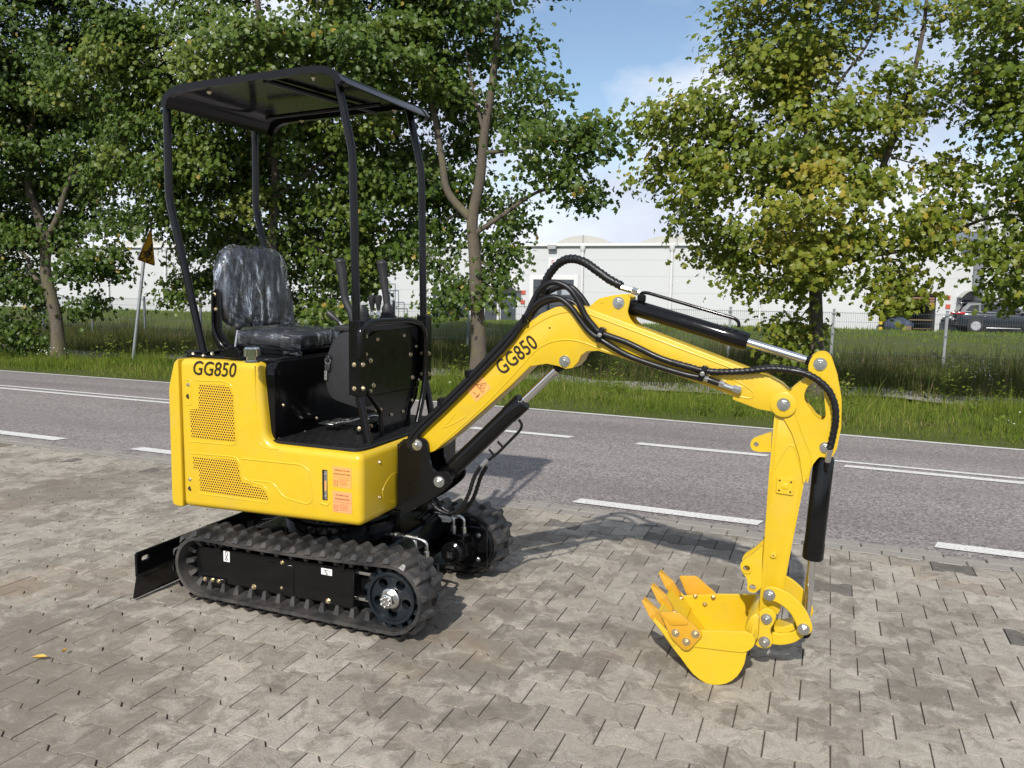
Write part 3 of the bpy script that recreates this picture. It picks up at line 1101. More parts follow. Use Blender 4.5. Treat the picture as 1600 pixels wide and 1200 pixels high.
NL += tree('yellowing maple right of the boom, its trunk behind the dipper arm',
     [(1276, 628), (1276, 570), (1275, 500), (1274, 450), (1270, 380), (1268, 300), (1262, 200), (1262, 90), (1265, -60)], 12.9,
     [(1240, 60, 110, 90, 0, 1.3, .85), (1310, 20, 110, 80, 0, 1.2, .7), (1200, 150, 70, 55, -.2, .9, .9), (1050, 190, 38, 30, -.2, .5, 1.0), (1100, 190, 75, 50, -.2, .9, 1.0), (1085, 265, 75, 42, -.2, .8, 1.0), (1150, 250, 90, 70, -.3, 1.0, 1.0),
      (1110, 330, 60, 32, -.1, .7, 1.0), (1250, 200, 100, 75, -.4, 1.1, .95), (1280, 300, 110, 70, -.5, 1.1, 1.0), (1180, 370, 90, 45, 0, .9, 1.0), (1280, 385, 95, 45, -.3, 1.0, 1.0), (1130, 385, 40, 20, 0, .5, .9), (1220, 440, 60, 32, 0, .7, .9), (1235, 490, 38, 28, .2, .5, .9),
      (1240, 530, 24, 16, .2, .3, .8), (1370, 200, 80, 60, .2, .9, .40), (1375, 320, 66, 50, -.1, .8, .6), (1425, 395, 58, 36, -.2, .7, .9), (1395, 440, 44, 26, -.2, .5, .9), (1412, 468, 26, 26, -.2, .4, .9), (1458, 330, 42, 32, -.1, .6, .5),
      (1480, 250, 56, 36, .1, .6, .45), (1420, 130, 70, 50, .3, .8, .30), (1480, 385, 22, 14, -.1, .3, .6), (1170, 40, 40, 40, 0, .6, .8), (1160, 100, 30, 26, 0, .4, .8), (1320, 455, 24, 18, .1, .3, .6), (1270, -90, 150, 80, 0, 1.2, .5), (1270, -230, 130, 90, 0, 1.2, .3), (1450, 60, 60, 40, .2, .6, .35)],
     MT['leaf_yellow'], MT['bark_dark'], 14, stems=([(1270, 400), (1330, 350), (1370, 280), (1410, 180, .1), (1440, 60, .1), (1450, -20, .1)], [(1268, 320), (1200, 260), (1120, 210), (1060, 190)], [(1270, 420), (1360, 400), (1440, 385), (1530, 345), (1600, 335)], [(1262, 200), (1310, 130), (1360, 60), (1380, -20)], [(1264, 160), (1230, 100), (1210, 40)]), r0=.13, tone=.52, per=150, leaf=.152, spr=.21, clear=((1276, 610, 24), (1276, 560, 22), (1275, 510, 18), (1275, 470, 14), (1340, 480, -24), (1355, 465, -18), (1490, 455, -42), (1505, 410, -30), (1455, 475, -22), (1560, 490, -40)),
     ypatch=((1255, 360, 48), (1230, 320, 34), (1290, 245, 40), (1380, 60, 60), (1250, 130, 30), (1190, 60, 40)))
NL += tree('maple cut off by the right edge, its branches hanging over the parked car',
     [(1990, 640), (1985, 500), (1960, 380), (1920, 260), (1900, 100), (1890, -60)], 12.6,
     [(1560, 110, 60, 45, 0, .7, .9), (1590, 60, 50, 60, 0, .8, .9), (1585, 190, 46, 38, .1, .6, .6), (1535, 150, 32, 24, 0, .4, .7), (1610, 290, 45, 40, 0, .6, .6), (1590, 370, 30, 24, 0, .4, .8), (1578, 425, 28, 22, 0, .4, .7), (1600, 455, 16, 12, 0, .3, .7), (1540, 476, 14, 8, 0, .25, .7), (1660, 150, 80, 110, 0, 1.0, 1), (1690, 330, 80, 90, 0, 1.0, 1), (1555, 400, 16, 14, 0, .3, .8),
      (1800, 100, 160, 150, 0, 1.5, .7), (1850, 300, 140, 120, 0, 1.4, .6), (1760, 430, 100, 50, 0, .9, .7), (1570, 20, 40, 26, 0, .5, .7)],
     MT['leaf_yellow'], MT['bark_dark'], 15, stems=([(1920, 260), (1760, 220), (1640, 180), (1560, 140)], [(1960, 380), (1800, 380), (1680, 370), (1590, 390)], [(1900, 120), (1750, 90), (1640, 60), (1560, 60)]), tone=.36, clear=((1490, 455, -42), (1505, 410, -30), (1455, 475, -22), (1560, 500, -34)))
print('leaves', NL)
# ================================================================ BUILDINGS, FENCE, SIGN, CAR
Bw = Matrix((RT, UP, FW)).transposed()
Bg = Matrix((RTG, UPG, FWG)).transposed()
RG = (Bw @ Bg.transposed()).to_4x4()
MG = Matrix.Translation(EYEP) @ RG @ Matrix.Translation(-EYEP)      # level land -> yard frame


def rayg(px, py): return FWG + RTG * ((px - 800) / F_PX) - UPG * ((py - 600) / F_PX)


MT['panel'] = paint('white_wall_panel', (.49, .505, .51), .5, var=.012, ns=3)
MT['panel2'] = paint('grey_core_and_wall_shade', (.40, .41, .415), .45, var=.03, ns=3)  # grey of cores and hood ends; also carries the tall block's side-wall shade
MT['trim'] = paint('white_trim', (.60, .605, .60), .4, var=.02)
MT['doorgrey'] = paint('anthracite_door', (.048, .056, .068), .45, var=.06)
MT['skylight'] = paint('milky_skylight', (.42, .415, .37), .5, var=.08, ns=4)
MT['roof'] = paint('grey_roof_sheet', (.30, .31, .32), .6, var=.06)
MT['dark_room'] = paint('dark_interior', (.03, .03, .032), .8, var=.1)
MT['slat'] = paint('brown_shutter_slats', (.22, .13, .085), .5, var=.1)
MT['bollard'] = paint('yellow_bollard', (.62, .42, .03), .5)
MT['bluesteel'] = paint('blue_grey_steel', (.14, .17, .24), .4, metal=.4)
MT['redsign'] = paint('red_sign', (.42, .08, .05), .5)
MT['paving2'] = soil('service_road_concrete', (.24, .23, .21), (.34, .33, .30), 3, .1)
MT['fence'] = paint('grey_fence_wire', (.15, .17, .18), .5, metal=.3)
MT['galv'] = paint('galvanised_steel', (.42, .44, .45), .42, metal=.7, var=.12)


def glass(name, col=(.03, .035, .04), rough=.06):
    m, nt, b = new_mat(name)
    b.inputs['Base Color'].default_value = (*col, 1)
    b.inputs['Roughness'].default_value = rough
    b.inputs['Specular IOR Level'].default_value = .45
    bump(nt, b, noise(nt, .8, 2, .5), .02, .05)
    return m


MT['glass'] = glass('dark_glass')
MT['glass_pale'] = glass('pale_window', (.30, .33, .36), .15)  # paler, rougher base tint for the door panes

# facade frame: x along the wall, y into the building, z up; origin at the foot of the wall by the staff door
d0 = rayg(795, 503)
P0 = EYEP + d0 * 57.0
TH = R(4.0)
ax, ay = Vector((math.cos(TH), math.sin(TH), 0)), Vector((-math.sin(TH), math.cos(TH), 0))
MB = MG @ Matrix(((ax.x, ay.x, 0, P0.x), (ax.y, ay.y, 0, P0.y), (0, 0, 1, P0.z), (0, 0, 0, 1)))


def FA(px, py, off=0.0):
    """point of the wall seen at a picture point -> (along, up)"""
    d = rayg(px, py)
    o = EYEP - P0 - ay * off
    t = -o.dot(ay) / d.dot(ay)
    q = o + d * t
    return q.dot(ax), q.z


wh = root('warehouse', 'long white warehouse with grey doors behind the wire fence', 'warehouse', mw=MB, local=True)
s0, s1 = FA(-160, 480)[0], FA(1532, 480)[0]
H = FA(925, 381)[1]
bay0, bay1 = FA(1378, 480)[0], FA(1462, 480)[0]
bayh = FA(1400, 458)[1]
ZB = -1.6
# wall built in storeys of wide horizontal panels with a recessed joint; the loading bay is a real opening
def wall_piece(x0, x1, z0, z1): return box('wall_panel', (x0, 0, z0), (x1, .05, z1), MT['panel'], wh, .002, 1)
rows = [ZB, H * .2, H * .2 + (H * .8) * .25, H * .2 + (H * .8) * .5, H * .2 + (H * .8) * .75, H]
pipes = [FA(p, 430)[0] for p in (20, 170, 260, 780, 910, 1049, 1190)]
cuts = [s0] + [p + .12 for p in pipes] + [bay0, bay1, s1]
for x0, x1 in zip(cuts, cuts[1:]):
    for k in range(5):
        z0, z1 = rows[k], rows[k + 1]
        if abs(x0 - bay0) < 1e-6:
            if z1 <= bayh: continue
            z0 = max(z0, bayh)
        wall_piece(x0 + .004, x1 - .004, z0 + .004, z1 - .004)
box('wall_core', (s0 + .02, .012, bayh), (s1 - .02, 30, H - .05), MT['panel2'], wh)
box('wall_core', (s0 + .02, .012, ZB), (bay0 - .02, 30, bayh), MT['panel2'], wh)
box('wall_core', (bay1 + .02, .012, ZB), (s1 - .02, 30, bayh), MT['panel2'], wh)
box('bay_back', (bay0 - .1, 6, ZB), (bay1 + .1, 6.2, bayh + .1), MT['dark_room'], wh)
box('bay_floor', (bay0 - .1, -.2, ZB), (bay1 + .1, 6, -.02), MT['paving2'], wh)
box('roof', (s0 - .1, -.06, H - .02), (s1 + .05, 30, H + .06), MT['roof'], wh, .01, 1)
g = box('gutter', (s0 - .1, -.22, H - .17), (s1 + .05, -.02, H + .03), MT['trim'], wh, .02, 1)
for x in pipes:
    dp = rod('downpipe', (x, -.11, ZB + .6), (x, -.11, H - .12), .095, MT['trim'], wh, 10)
    box('bracket', (x - .11, -.13, H * .5), (x + .11, .02, H * .5 + .05), MT['trim'], dp)
    lathe('hopper', (x, -.11, H - .55), (x, -.11, H - .1), [(0, .1), (.5, .19), (1, .2)], MT['trim'], dp, 10)
for pa, pb, pt in ((858, 950, 362), (990, 1120, 362), (560, 640, 365), (150, 260, 365)):
    x0, x1 = FA(pa, 380)[0], FA(pb, 380)[0]
    hh = (H + .02, (FA(pa, pt, 4)[1]) - H)
    pts = [(x0 + (x1 - x0) * k / 14, H + .05 + 0.66 * math.sin(math.pi * k / 14) ** .66) for k in range(15)]
    sk = prism('skylight', pts, 1.5, 24, MT['skylight'], wh, smooth=True)
    xm = (x0 + x1) / 2
    box('skylight_rib', (xm - .04, 1.42, H + .03), (xm + .04, 1.5, H + .73), MT['roof'], sk)


def sect_door(p0, p1, ptop, name='sectional_door', windows=(), pbot=503, frame=True):
    x0, x1 = FA(p0, 480)[0], FA(p1, 480)[0]
    z1 = FA((p0 + p1) / 2, ptop)[1]
    d = box(name, (x0, -.05, ZB), (x1, .05, z1), MT['doorgrey'], wh)
    k = 0
    z = .0
    while z < z1 - .3:
        box('door_section', (x0 + .03, -.085, z + .015), (x1 - .03, -.05, min(z + .6, z1) - .015), MT['doorgrey'], d, .012, 1)
        z += .61
    if frame:
        for a, b in ((x0 - .28, x0), (x1, x1 + .28)): box('door_frame', (a, -.1, ZB), (b, .02, z1 + .28), MT['trim'], d, .01, 1)
        box('door_frame', (x0, -.1, z1), (x1, .02, z1 + .28), MT['trim'], d, .01, 1)
    for (a, b, c, e) in windows:
        xa, za = FA(a, c); xb, zb_ = FA(b, e)
        w = box('door_window', (xa, -.11, zb_), (xb, -.08, za), MT['glass_pale'], d, .02, 1)
    return d


sect_door(833, 896, 437, windows=((859, 871, 453, 461), (878, 891, 453, 461)))
sect_door(677, 733, 455, windows=((682, 690, 463, 471), (712, 720, 463, 471)))
x0, x1 = FA(758, 480)[0], FA(779, 480)[0]
box('side_panel', (x0, -.05, ZB), (x1, .03, FA(768, 470)[1]), MT['doorgrey'], wh, .01, 1)
x0, x1 = FA(783, 480)[0], FA(806, 480)[0]
zt = FA(795, 458)[1]
sd = box('staff_door', (x0, -.06, 0), (x1, .04, zt), MT['doorgrey'], wh, .015, 1)
box('door_window', (x0 + .3, -.075, zt - .35), (x1 - .3, -.058, zt - .2), MT['glass_pale'], sd)
box('door_handle', (x1 - .16, -.10, zt * .45), (x1 - .10, -.06, zt * .45 + .16), MT['galv'], sd)


def door_hood(xa, xb, z, parent):
    pts = [(xa + (xb - xa) * k / 10, z + .42 * math.sin(math.pi * k / 10)) for k in range(11)]
    outer = pts + [(p[0] * .94 + (xa + xb) / 2 * .06, p[1] - .06) for p in reversed(pts)]
    h = prism('door_hood', outer, -1.0, .0, MT['skylight'], parent)
    prism('hood_end', [(p[0] * .95 + (xa + xb) / 2 * .05, p[1] - .055) for p in pts], -.2, -.16, MT['panel2'], h)
    return h


door_hood(x0 - .3, x1 + .4, zt + .2, wh)
for px, py, m_ in ((818, 457, 'redsign'), (817, 472, 'redsign')):
    a, b = FA(px, py); box('notice', (a - .16, -.05, b - .14), (a + .16, -.0, b + .14), MT[m_], wh)
a, b = FA(800, 437); box('notice', (a - .25, -.04, b - .3), (a + .25, 0, b + .3), MT['trim'], wh)
a, b = FA(864, 412)
nb = box('number_board', (a - .32, -.04, b - .4), (a + .32, 0, b + .4), MT['trim'], wh)
text('number', '5', .62, (a, -.048, b), (1, 0, 0), (0, 0, 1), MT['redsign'], nb)
a, b = FA(864, 387)
fl = box('floodlight', (a - .3, -.42, b - .14), (a + .3, -.12, b + .18), MT['roof'], wh, .03, 1)
box('bracket', (a - .06, -.14, b - .05), (a + .06, 0, b + .08), MT['roof'], fl)
# ladder cage and rail on the left part
for pa, pb, pt, pb2 in ((607, 623, 444, 469), (609, 637, 472, 497)):
    xa, xb = FA(pa, 460)[0], FA(pb, 460)[0]; za, zb_ = FA(pa, pb2)[1], FA(pa, pt)[1]
    P = [(xa, -.6, za), (xa, -.6, zb_), (xb, -.6, zb_), (xb, -.6, za), (xa, -.6, za)]
    fr = tube('guard_frame', [Vector(p) for p in P[:2]], .035, MT['bluesteel'], wh, 6)
    for q in range(1, 4): tube('guard_rail', [Vector(P[q]), Vector(P[q + 1])], .035, MT['bluesteel'], fr, 6)
    tube('guard_post', [Vector(((xa + xb) / 2, -.6, za)), Vector(((xa + xb) / 2, -.6, zb_))], .03, MT['bluesteel'], fr, 6)
# shutter over the bay
k = 0
z = bayh
while z > bayh - .60:
    box('shutter_slat', (bay0 + .02, .3, z - .16), (bay1 - .02, .38, z - .02), MT['slat'], wh, .02, 1)
    z -= .17

# taller block at the right end, standing a little forward
tx0 = FA(1534, 480, -2.5)[0]
tb = root('tall_block', 'taller white building block at the right edge with an air conditioner', 'building', mw=MB, local=True)
th = FA(1590, 318, -2.5)[1]
for k in range(5):
    z0, z1 = ZB + (th - ZB) * k / 5, ZB + (th - ZB) * (k + 1) / 5
    for q in range(4):
        box('wall_panel', (tx0 + 4.5 * q + .015, -2.5, z0 + .015), (tx0 + 4.5 * (q + 1) - .015, -2.3, z1 - .015), MT['panel'], tb, .01, 1)
    box('wall_panel', (tx0, -2.28, z0 + .015), (tx0 + .18, 20, z1 - .015), MT['panel2'], tb, .01, 1)  # left side wall: its shade is put into the greyer panel colour
box('wall_core', (tx0 + .05, -2.32, ZB), (tx0 + 18, 20, th - .05), MT['panel2'], tb)
box('roof', (tx0 - .1, -2.65, th), (tx0 + 18, 20, th + .3), MT['trim'], tb, .03, 1)
box('corner_post', (tx0 + .9, -2.62, ZB), (tx0 + 1.5, -2.5, th), MT['roof'], tb, .02, 1)
a, b = FA(1521, 353)
ac = box('air_conditioner', (tx0 - .75, -1.6, b - .5), (tx0 - .02, -.6, b + .5), MT['trim'], tb, .04, 1)
for k in range(5): box('louvre', (tx0 - .70, -1.63, b - .38 + k * .16), (tx0 - .10, -1.6, b - .30 + k * .16), MT['roof'], ac)
hx0, hx1 = FA(1494, 480)[0], FA(1528, 480)[0]
hz = FA(1510, 466)[1]
d2 = box('side_door', (hx0 + .3, -.06, 0), (hx1 - .2, .04, hz - .1), MT['doorgrey'], wh, .015, 1)
door_hood(hx0, hx1, hz + .05, wh)
for py in (465, 479):
    a, b = FA(1481, py); box('notice', (a - .13, -.05, b - .13), (a + .13, 0, b + .13), MT['redsign'], wh)
a, b = FA(1591, 420, -2.5); box('notice', (a - .3, -2.56, b - .3), (a + .3, -2.5, b + .3), MT['redsign'], tb)

# service road along the building
q = [(s0 - 10, -7.5), (s1 + 40, -7.5), (s1 + 40, -.02), (s0 - 10, -.02)]
o = mk('service_road', [(x, y, .02 + (.10 if y < -1 else 0)) for x, y in q], [(0, 1, 2, 3)], MT['paving2'], matrix=MB)
tag(o, 'pale concrete apron along the foot of the warehouse', None, None, 'structure')
# yellow black bollards
bdat = None
for i, (px, lab) in enumerate(((670, 'yellow bollard at the left jamb of the wide grey door'), (730, 'yellow and black bollard right of the wide grey door'), (1377, 'short yellow post at the left side of the dark loading bay'))):
    x = FA(px, 490, -.9)[0]
    bo = root('bollard', lab, 'bollard', mw=MB @ Matrix.Translation((x, -.9, .05)), local=True, group='yellow bollards by the warehouse doors')
    lathe('post', (0, 0, 0), (0, 0, 1.0), [(0, .12), (.95, .12), (1, .08)], MT['bollard'], bo, 12)
    for zz in (.25, .62): lathe('black_band', (0, 0, zz), (0, 0, zz + .16), [(0, .1235), (1, .1235)], MT['black_matt'], bo, 12)
# things in the loading bay
x = FA(1400, 500, .6)[0]
MT['bluefoil'] = paint('blue_foil_bag', (.03, .045, .08), .5, var=.5, ns=6)
bm = bmesh.new(); bmesh.ops.create_icosphere(bm, subdivisions=3, radius=1)
rr = random.Random(2)
for v in bm.verts:
    v.co = Vector((v.co.x * .8, v.co.y * .5, max(v.co.z, -.55) * .5 + .28)) * (1 + .08 * math.sin(v.co.x * 7 + v.co.y * 5) + rr.uniform(-.03, .03))
o = bm_obj('tarp_bundle', bm, MT['bluefoil'], None, True, MB @ Matrix.Translation((x, -.6, .1)))
tag(o, 'blue plastic bundle on the ground in front of the loading bay', 'bundle')
MT['wood'] = paint('raw_wood', (.16, .10, .055), .7, var=.2)
bn = root('work_bench', 'brown wooden bench inside the dark loading bay', 'bench', mw=MB @ Matrix.Translation((FA(1446, 505, 1.0)[0], 1.0, 0)), local=True)
box('bench_top', (-1.2, -.3, .72), (1.2, .3, .8), MT['wood'], bn, .01, 1)
for sx in (-1.1, 1.1):
    for sy in (-.24, .24): box('leg', (sx - .05, sy - .05, 0), (sx + .05, sy + .05, .72), MT['wood'], bn)
box('shelf', (-1.12, -.26, .2), (1.12, .26, .24), MT['wood'], bn)
ca = root('cardboard_box', 'small tan cardboard box beside the blue bundle', 'box', mw=MB @ Matrix.Translation((x + .35, -1.2, .1)) @ Matrix.Diagonal((.6, .6, .6, 1)), local=True)
box('carton', (-.4, -.3, 0), (.4, .3, .5), MT['wood'], ca, .01, 1)
for sx in (-1, 1): box('flap', (min(sx * .4, sx * .1), -.3, .505), (max(sx * .4, sx * .1), .3, .515), MT['wood'], ca)

# ---------------------------------------------------------------- wire panel fence
fence = root('wire_fence', 'grey wire panel fence on posts running along the far side of the ditch', 'fence', loc=(0, 21.5, land(0, 21.5)))
FH, YF = 1.46, 21.5


def fence_panel(x0, x1):
    V, Fc = [], []
    def bar(a, b, r):
        o_ = len(V)
        d = (b - a).normalized(); u = d.orthogonal().normalized(); w = d.cross(u)
        for p in (a, b):
            for k in range(3): V.append(p + (u * math.cos(k * 2.094) + w * math.sin(k * 2.094)) * r)
        for k in range(3): Fc.append((o_ + k, o_ + (k + 1) % 3, o_ + 3 + (k + 1) % 3, o_ + 3 + k))
    nn = int((x1 - x0) / .05)
    for i in range(nn + 1):
        x = x0 + (x1 - x0) * i / nn
        z = zt_(x)
        bar(Vector((x, YF, z - FH + .12)), Vector((x, YF, z)), .0032)
    for h in (.03, .25, .5, .75, 1.0, 1.25):
        for dy in (-.006, .006):
            bar(Vector((x0, YF + dy, zt_(x0) - h)), Vector((x1, YF + dy, zt_(x1) - h)), .0036)
    tag(mk('wire_panel', V, Fc, MT['fence'], fence), kind='stuff')


def zt_(x): return 1.47 - .0323 * (-.362 * x + .923 * YF)
XP = [PY(226, 500, YF).x + 2.5 * k for k in range(-4, 13)]
for i, x in enumerate(XP):
    z = zt_(x)
    p = box('post', (x - .03, YF - .02, z - FH - .35), (x + .03, YF + .05, z + .05), MT['galv'] if i > 11 else MT['fence'], fence, .006, 1)
    box('post_cap', (x - .034, YF - .024, z + .05), (x + .034, YF + .054, z + .065), MT['fence'], p)
    for h in (.06, .55, 1.05): box('clamp', (x - .045, YF - .035, z - h - .02), (x + .045, YF - .02, z - h + .02), MT['fence'], p)
    if i: fence_panel(XP[i - 1] + .05, x - .05)

# ---------------------------------------------------------------- leaning cyclist warning sign
YS = 11.55
b0 = PY(206, 570, YS + .22); b0.z = land(b0.x, b0.y) - .1
top = PY(230.5, 355, YS + .34)
sg = root('traffic_sign', 'leaning triangular yellow traffic sign with a cyclist on a grey pole', 'sign', loc=b0)
rod('pole', b0, top, .03, MT['galv'], sg, 12)
ppx = (top - b0).normalized()
MT['sign_yellow'] = paint('yellow_sign_face', (.78, .40, .03), .45, var=.08)
MT['sign_red'] = paint('red_sign_border', (.30, .05, .02), .5, var=.1)
# the plate is turned away from the camera
A, B, C = PY(236.5, 354, YS), PY(214.5, 406, YS - .12), PY(242.5, 416, YS + .50)
cen = (A + B + C) / 3
nrm = (C - B).cross(A - B).normalized()
if nrm.dot(EYEP - cen) < 0: nrm = -nrm
def tri_plate(name, s, d, th, mat, par):
    P = []
    for q0, q1, q2 in ((A, B, C), (B, C, A), (C, A, B)):
        q0s = cen + (q0 - cen) * s
        e1 = (cen + (q1 - cen) * s - q0s); e2 = (cen + (q2 - cen) * s - q0s)
        for k in range(5):
            t = k / 4
            P.append(q0s + e2 * .10 * (1 - t) ** 2 + e1 * .10 * t ** 2)
    n_ = len(P)
    V = [p + nrm * d for p in P] + [p + nrm * (d + th) for p in P]
    Fc = [tuple(range(n_)), tuple(range(2 * n_ - 1, n_ - 1, -1))] + [(i, (i + 1) % n_, n_ + (i + 1) % n_, n_ + i) for i in range(n_)]
    return mk(name, V, Fc, mat, par)
pl = tri_plate('plate', 1.0, -.02, .02, MT['galv'], sg)
tri_plate('border', .97, .0, .003, MT['sign_red'], pl)
tri_plate('face', .86, .0032, .003, MT['sign_yellow'], pl)
ex = (C - B).normalized(); ey = nrm.cross(ex).normalized()
if ey.z < 0: ey = -ey
L = (C - B).length
fo = cen + nrm * .0075 - ey * .02
def S2(u, v): return fo + ex * (u * L) + ey * (v * L)
def ring(u, v, r): return [S2(u + r * math.cos(k * .3927), v + r * math.sin(k * .3927)) for k in range(17)]
for u in (-.17, .19): tube('wheel_symbol', ring(u, -.13, .115), .011, MT['letter'], pl, 6)
for nm, pts, r_ in (('bicycle_symbol', [(-.17, -.13), (-.06, .03), (.10, .03), (.02, -.15), (-.06, .03)], .010), ('bicycle_symbol', [(.02, -.15), (.19, -.13), (.10, .05)], .010),
                    ('rider_symbol', [(.04, -.16), (.07, -.02), (-.03, .04), (.0, .17)], .026), ('rider_symbol', [(0, .17), (.06, .12), (.11, .07)], .018)):
    tube(nm, [S2(*p) for p in pts], r_, MT['letter'], pl, 6)
lathe('head_symbol', S2(.02, .24) , S2(.02, .24) + nrm * .004, [(0, .03), (1, .03)], MT['letter'], pl, 12)
for t_ in (.80, .93):
    c = b0.lerp(top, t_); lathe('clamp', c - ppx * .02, c + ppx * .02, [(0, .036), (1, .036)], MT['galv'], pl, 12)

# ---------------------------------------------------------------- parked cars
MT['carpaint'] = paint('dark_blue_grey_car_paint', (.014, .020, .028), .30, metal=.2, coat=.5, var=.06)
MT['carsilver'] = paint('grey_car_paint', (.05, .052, .055), .45, coat=.1, var=.06)
MT['tail'] = paint('red_tail_light', (.42, .012, .018), .2, coat=.8)
MT['alloy'] = paint('alloy_wheel', (.66, .66, .66), .3, metal=.8)
MT['tyre'] = paint('car_tyre', (.015, .015, .016), .8)
MT['headlamp'] = paint('clear_headlamp', (.55, .57, .6), .15, coat=.8)


def make_car(label, mw, body_mat, group):
    """x forward, origin on the ground at the middle; 4.65 x 1.85 x 1.66 m"""
    c = root('parked_car', label, 'car', mw=mw, local=True, group=group)
    # stations: x, half-width, sill z, shoulder z, shoulder bulge
    st = [(-2.30, .74, .46, .98), (-2.22, .84, .36, 1.10), (-1.95, .90, .27, 1.15), (-1.4, .925, .22, 1.15), (-.5, .925, .21, 1.12), (.6, .925, .21, 1.10), (1.3, .92, .22, 1.06), (1.8, .89, .26, .99), (2.15, .80, .34, .86), (2.33, .64, .44, .70)]
    V, Fc = [], []
    for x, w, z0, z1 in st:
        sec = [(-w * .86, z0), (-w * .98, z0 + .12), (-w, (z0 + z1) / 2), (-w * .985, z1 - .12), (-w * .90, z1), (0, z1 + .05), (w * .90, z1), (w * .985, z1 - .12), (w, (z0 + z1) / 2), (w * .98, z0 + .12), (w * .86, z0)]
        V += [Vector((x, y, z)) for y, z in sec]
    n_ = 11
    for i in range(len(st) - 1):
        for k in range(n_):
            j = (k + 1) % n_
            Fc.append((i * n_ + k, i * n_ + j, (i + 1) * n_ + j, (i + 1) * n_ + k))
    Fc.append(tuple(range(n_ - 1, -1, -1))); Fc.append(tuple(range((len(st) - 1) * n_, len(st) * n_)))
    body = mk('body', V, Fc, body_mat, c, True)
    sub = body.modifiers.new('s', 'SUBSURF'); sub.levels = 1; sub.render_levels = 1
    # greenhouse
    gh = [(-2.16, .80, 1.10, 1.14), (-2.02, .80, 1.10, 1.40), (-1.76, .80, 1.10, 1.63), (-1.0, .82, 1.09, 1.69), (.0, .82, 1.08, 1.67), (.45, .82, 1.07, 1.59), (1.25, .80, 1.04, 1.08)]
    V, Fc = [], []
    for x, w, z0, z1 in gh:
        wt_ = w - .20 * (z1 - z0) / .66
        sec = [(-w, z0 - .05), (-wt_, z1 - .05), (-wt_ * .82, z1), (wt_ * .82, z1), (wt_, z1 - .05), (w, z0 - .05)]
        V += [Vector((x, y, z)) for y, z in sec]
    for i in range(len(gh) - 1):
        for k in range(5):
            Fc.append((i * 6 + k, i * 6 + k + 1, (i + 1) * 6 + k + 1, (i + 1) * 6 + k))
    Fc += [(5, 4, 3, 2, 1, 0), tuple(range(36, 42))]
    mk('roof', V, Fc, body_mat, c, True).data.set_sharp_from_angle(angle=R(35))
    def side_win(name, pts, par=None):
        for s in (-1, 1):
            V = []
            for x, z in pts:
                y = .82 - .20 * (z - 1.08) / .66 + .016
                V += [(x, s * y, z), (x, s * (y - .03), z)]
            m_ = len(pts)
            Fc = [tuple(range(0, 2 * m_, 2))] + [(2 * i, 2 * i + 1, (2 * i + 3) % (2 * m_), (2 * i + 2) % (2 * m_)) for i in range(m_)]
            w_ = mk(name, V, Fc, MT['glass'], c)
    side_win('rear_quarter_window', [(-1.86, 1.20), (-1.22, 1.18), (-1.22, 1.52), (-1.62, 1.49)])
    side_win('rear_side_window', [(-1.14, 1.18), (-.18, 1.16), (-.18, 1.57), (-1.14, 1.54)])
    side_win('front_side_window', [(-.08, 1.16), (.90, 1.13), (.62, 1.36), (.25, 1.53), (-.08, 1.56)])
    mk('rear_window', [(-2.20, -.62, 1.16), (-2.20, .62, 1.16), (-1.98, .56, 1.54), (-1.98, -.56, 1.54)], [(0, 1, 2, 3)], MT['glass'], c)
    mk('windscreen', [(1.20, -.68, 1.06), (1.20, .68, 1.06), (.50, .60, 1.56), (.50, -.60, 1.56)], [(0, 1, 2, 3)], MT['glass'], c)
    box('spoiler', (-2.16, -.60, 1.57), (-1.78, .60, 1.63), body_mat, c, .02)
    for s in (-1, 1):
        box('tail_light', (-2.33, min(s * .50, s * .915), .98), (-1.92, max(s * .50, s * .915), 1.10), MT['tail'], c, .03)
        box('headlight', (1.95, min(s * .50, s * .86), .72), (2.24, max(s * .50, s * .86), .84), MT['headlamp'], c, .03)
        box('mirror', (.80, min(s * .86, s * 1.06), 1.02), (.96, max(s * .86, s * 1.06), 1.16), body_mat, c, .03)
        for x in (-.95, .12): box('door_handle', (x, min(s * .93, s * .955), .86), (x + .20, max(s * .93, s * .955), .89), body_mat, c, .008)
        for x in (-1.18, -.13, .98): box('door_gap', (x, min(s * .90, s * .932), .32), (x + .012, max(s * .90, s * .932), .97), MT['tyre'], c)
        box('sill', (-.85, min(s * .86, s * .94), .22), (.85, max(s * .86, s * .94), .27), MT['galv'], c, .02)
        tube('roof_rail', [Vector((-1.6, s * .60, 1.66)), Vector((-1.2, s * .61, 1.73)), Vector((-.1, s * .61, 1.72)), Vector((.3, s * .60, 1.65))], .02, MT['tyre'], c, 6)
        for x in (-1.36, 1.36):
            lathe('wheel_arch', (x, s * .80, .37), (x, s * .938, .37), [(0, .43), (.9, .43), (1, .41)], MT['tyre'], c, 28)
            wv = lathe('wheel', (x, s * .74, .35), (x, s * .955, .35), [(0, .30), (.08, .345), (.9, .35), (1, .31)], MT['tyre'], c, 28)
            lathe('rim', (x, s * .93, .35), (x, s * .962, .35), [(0, .255), (.8, .255), (1, .245)], MT['tyre'], wv, 28)
            lathe('rim_edge', (x, s * .945, .35), (x, s * .966, .35), [(0, .262), (.5, .262), (.5, .24), (1, .24)], MT['alloy'], wv, 28)
            for k in range(10):
                a = k * math.pi / 5
                m_ = Matrix.Translation((x, s * .966, .35)) @ Matrix.Rotation(a, 4, 'Y')
                box('spoke', (-.022, -.008, .03), (.022, .008, .25), MT['alloy'], wv, .006, 1, m_)
            lathe('hub_cap', (x, s * .955, .35), (x, s * .978, .35), [(0, .06), (1, .05)], MT['alloy'], wv, 16)
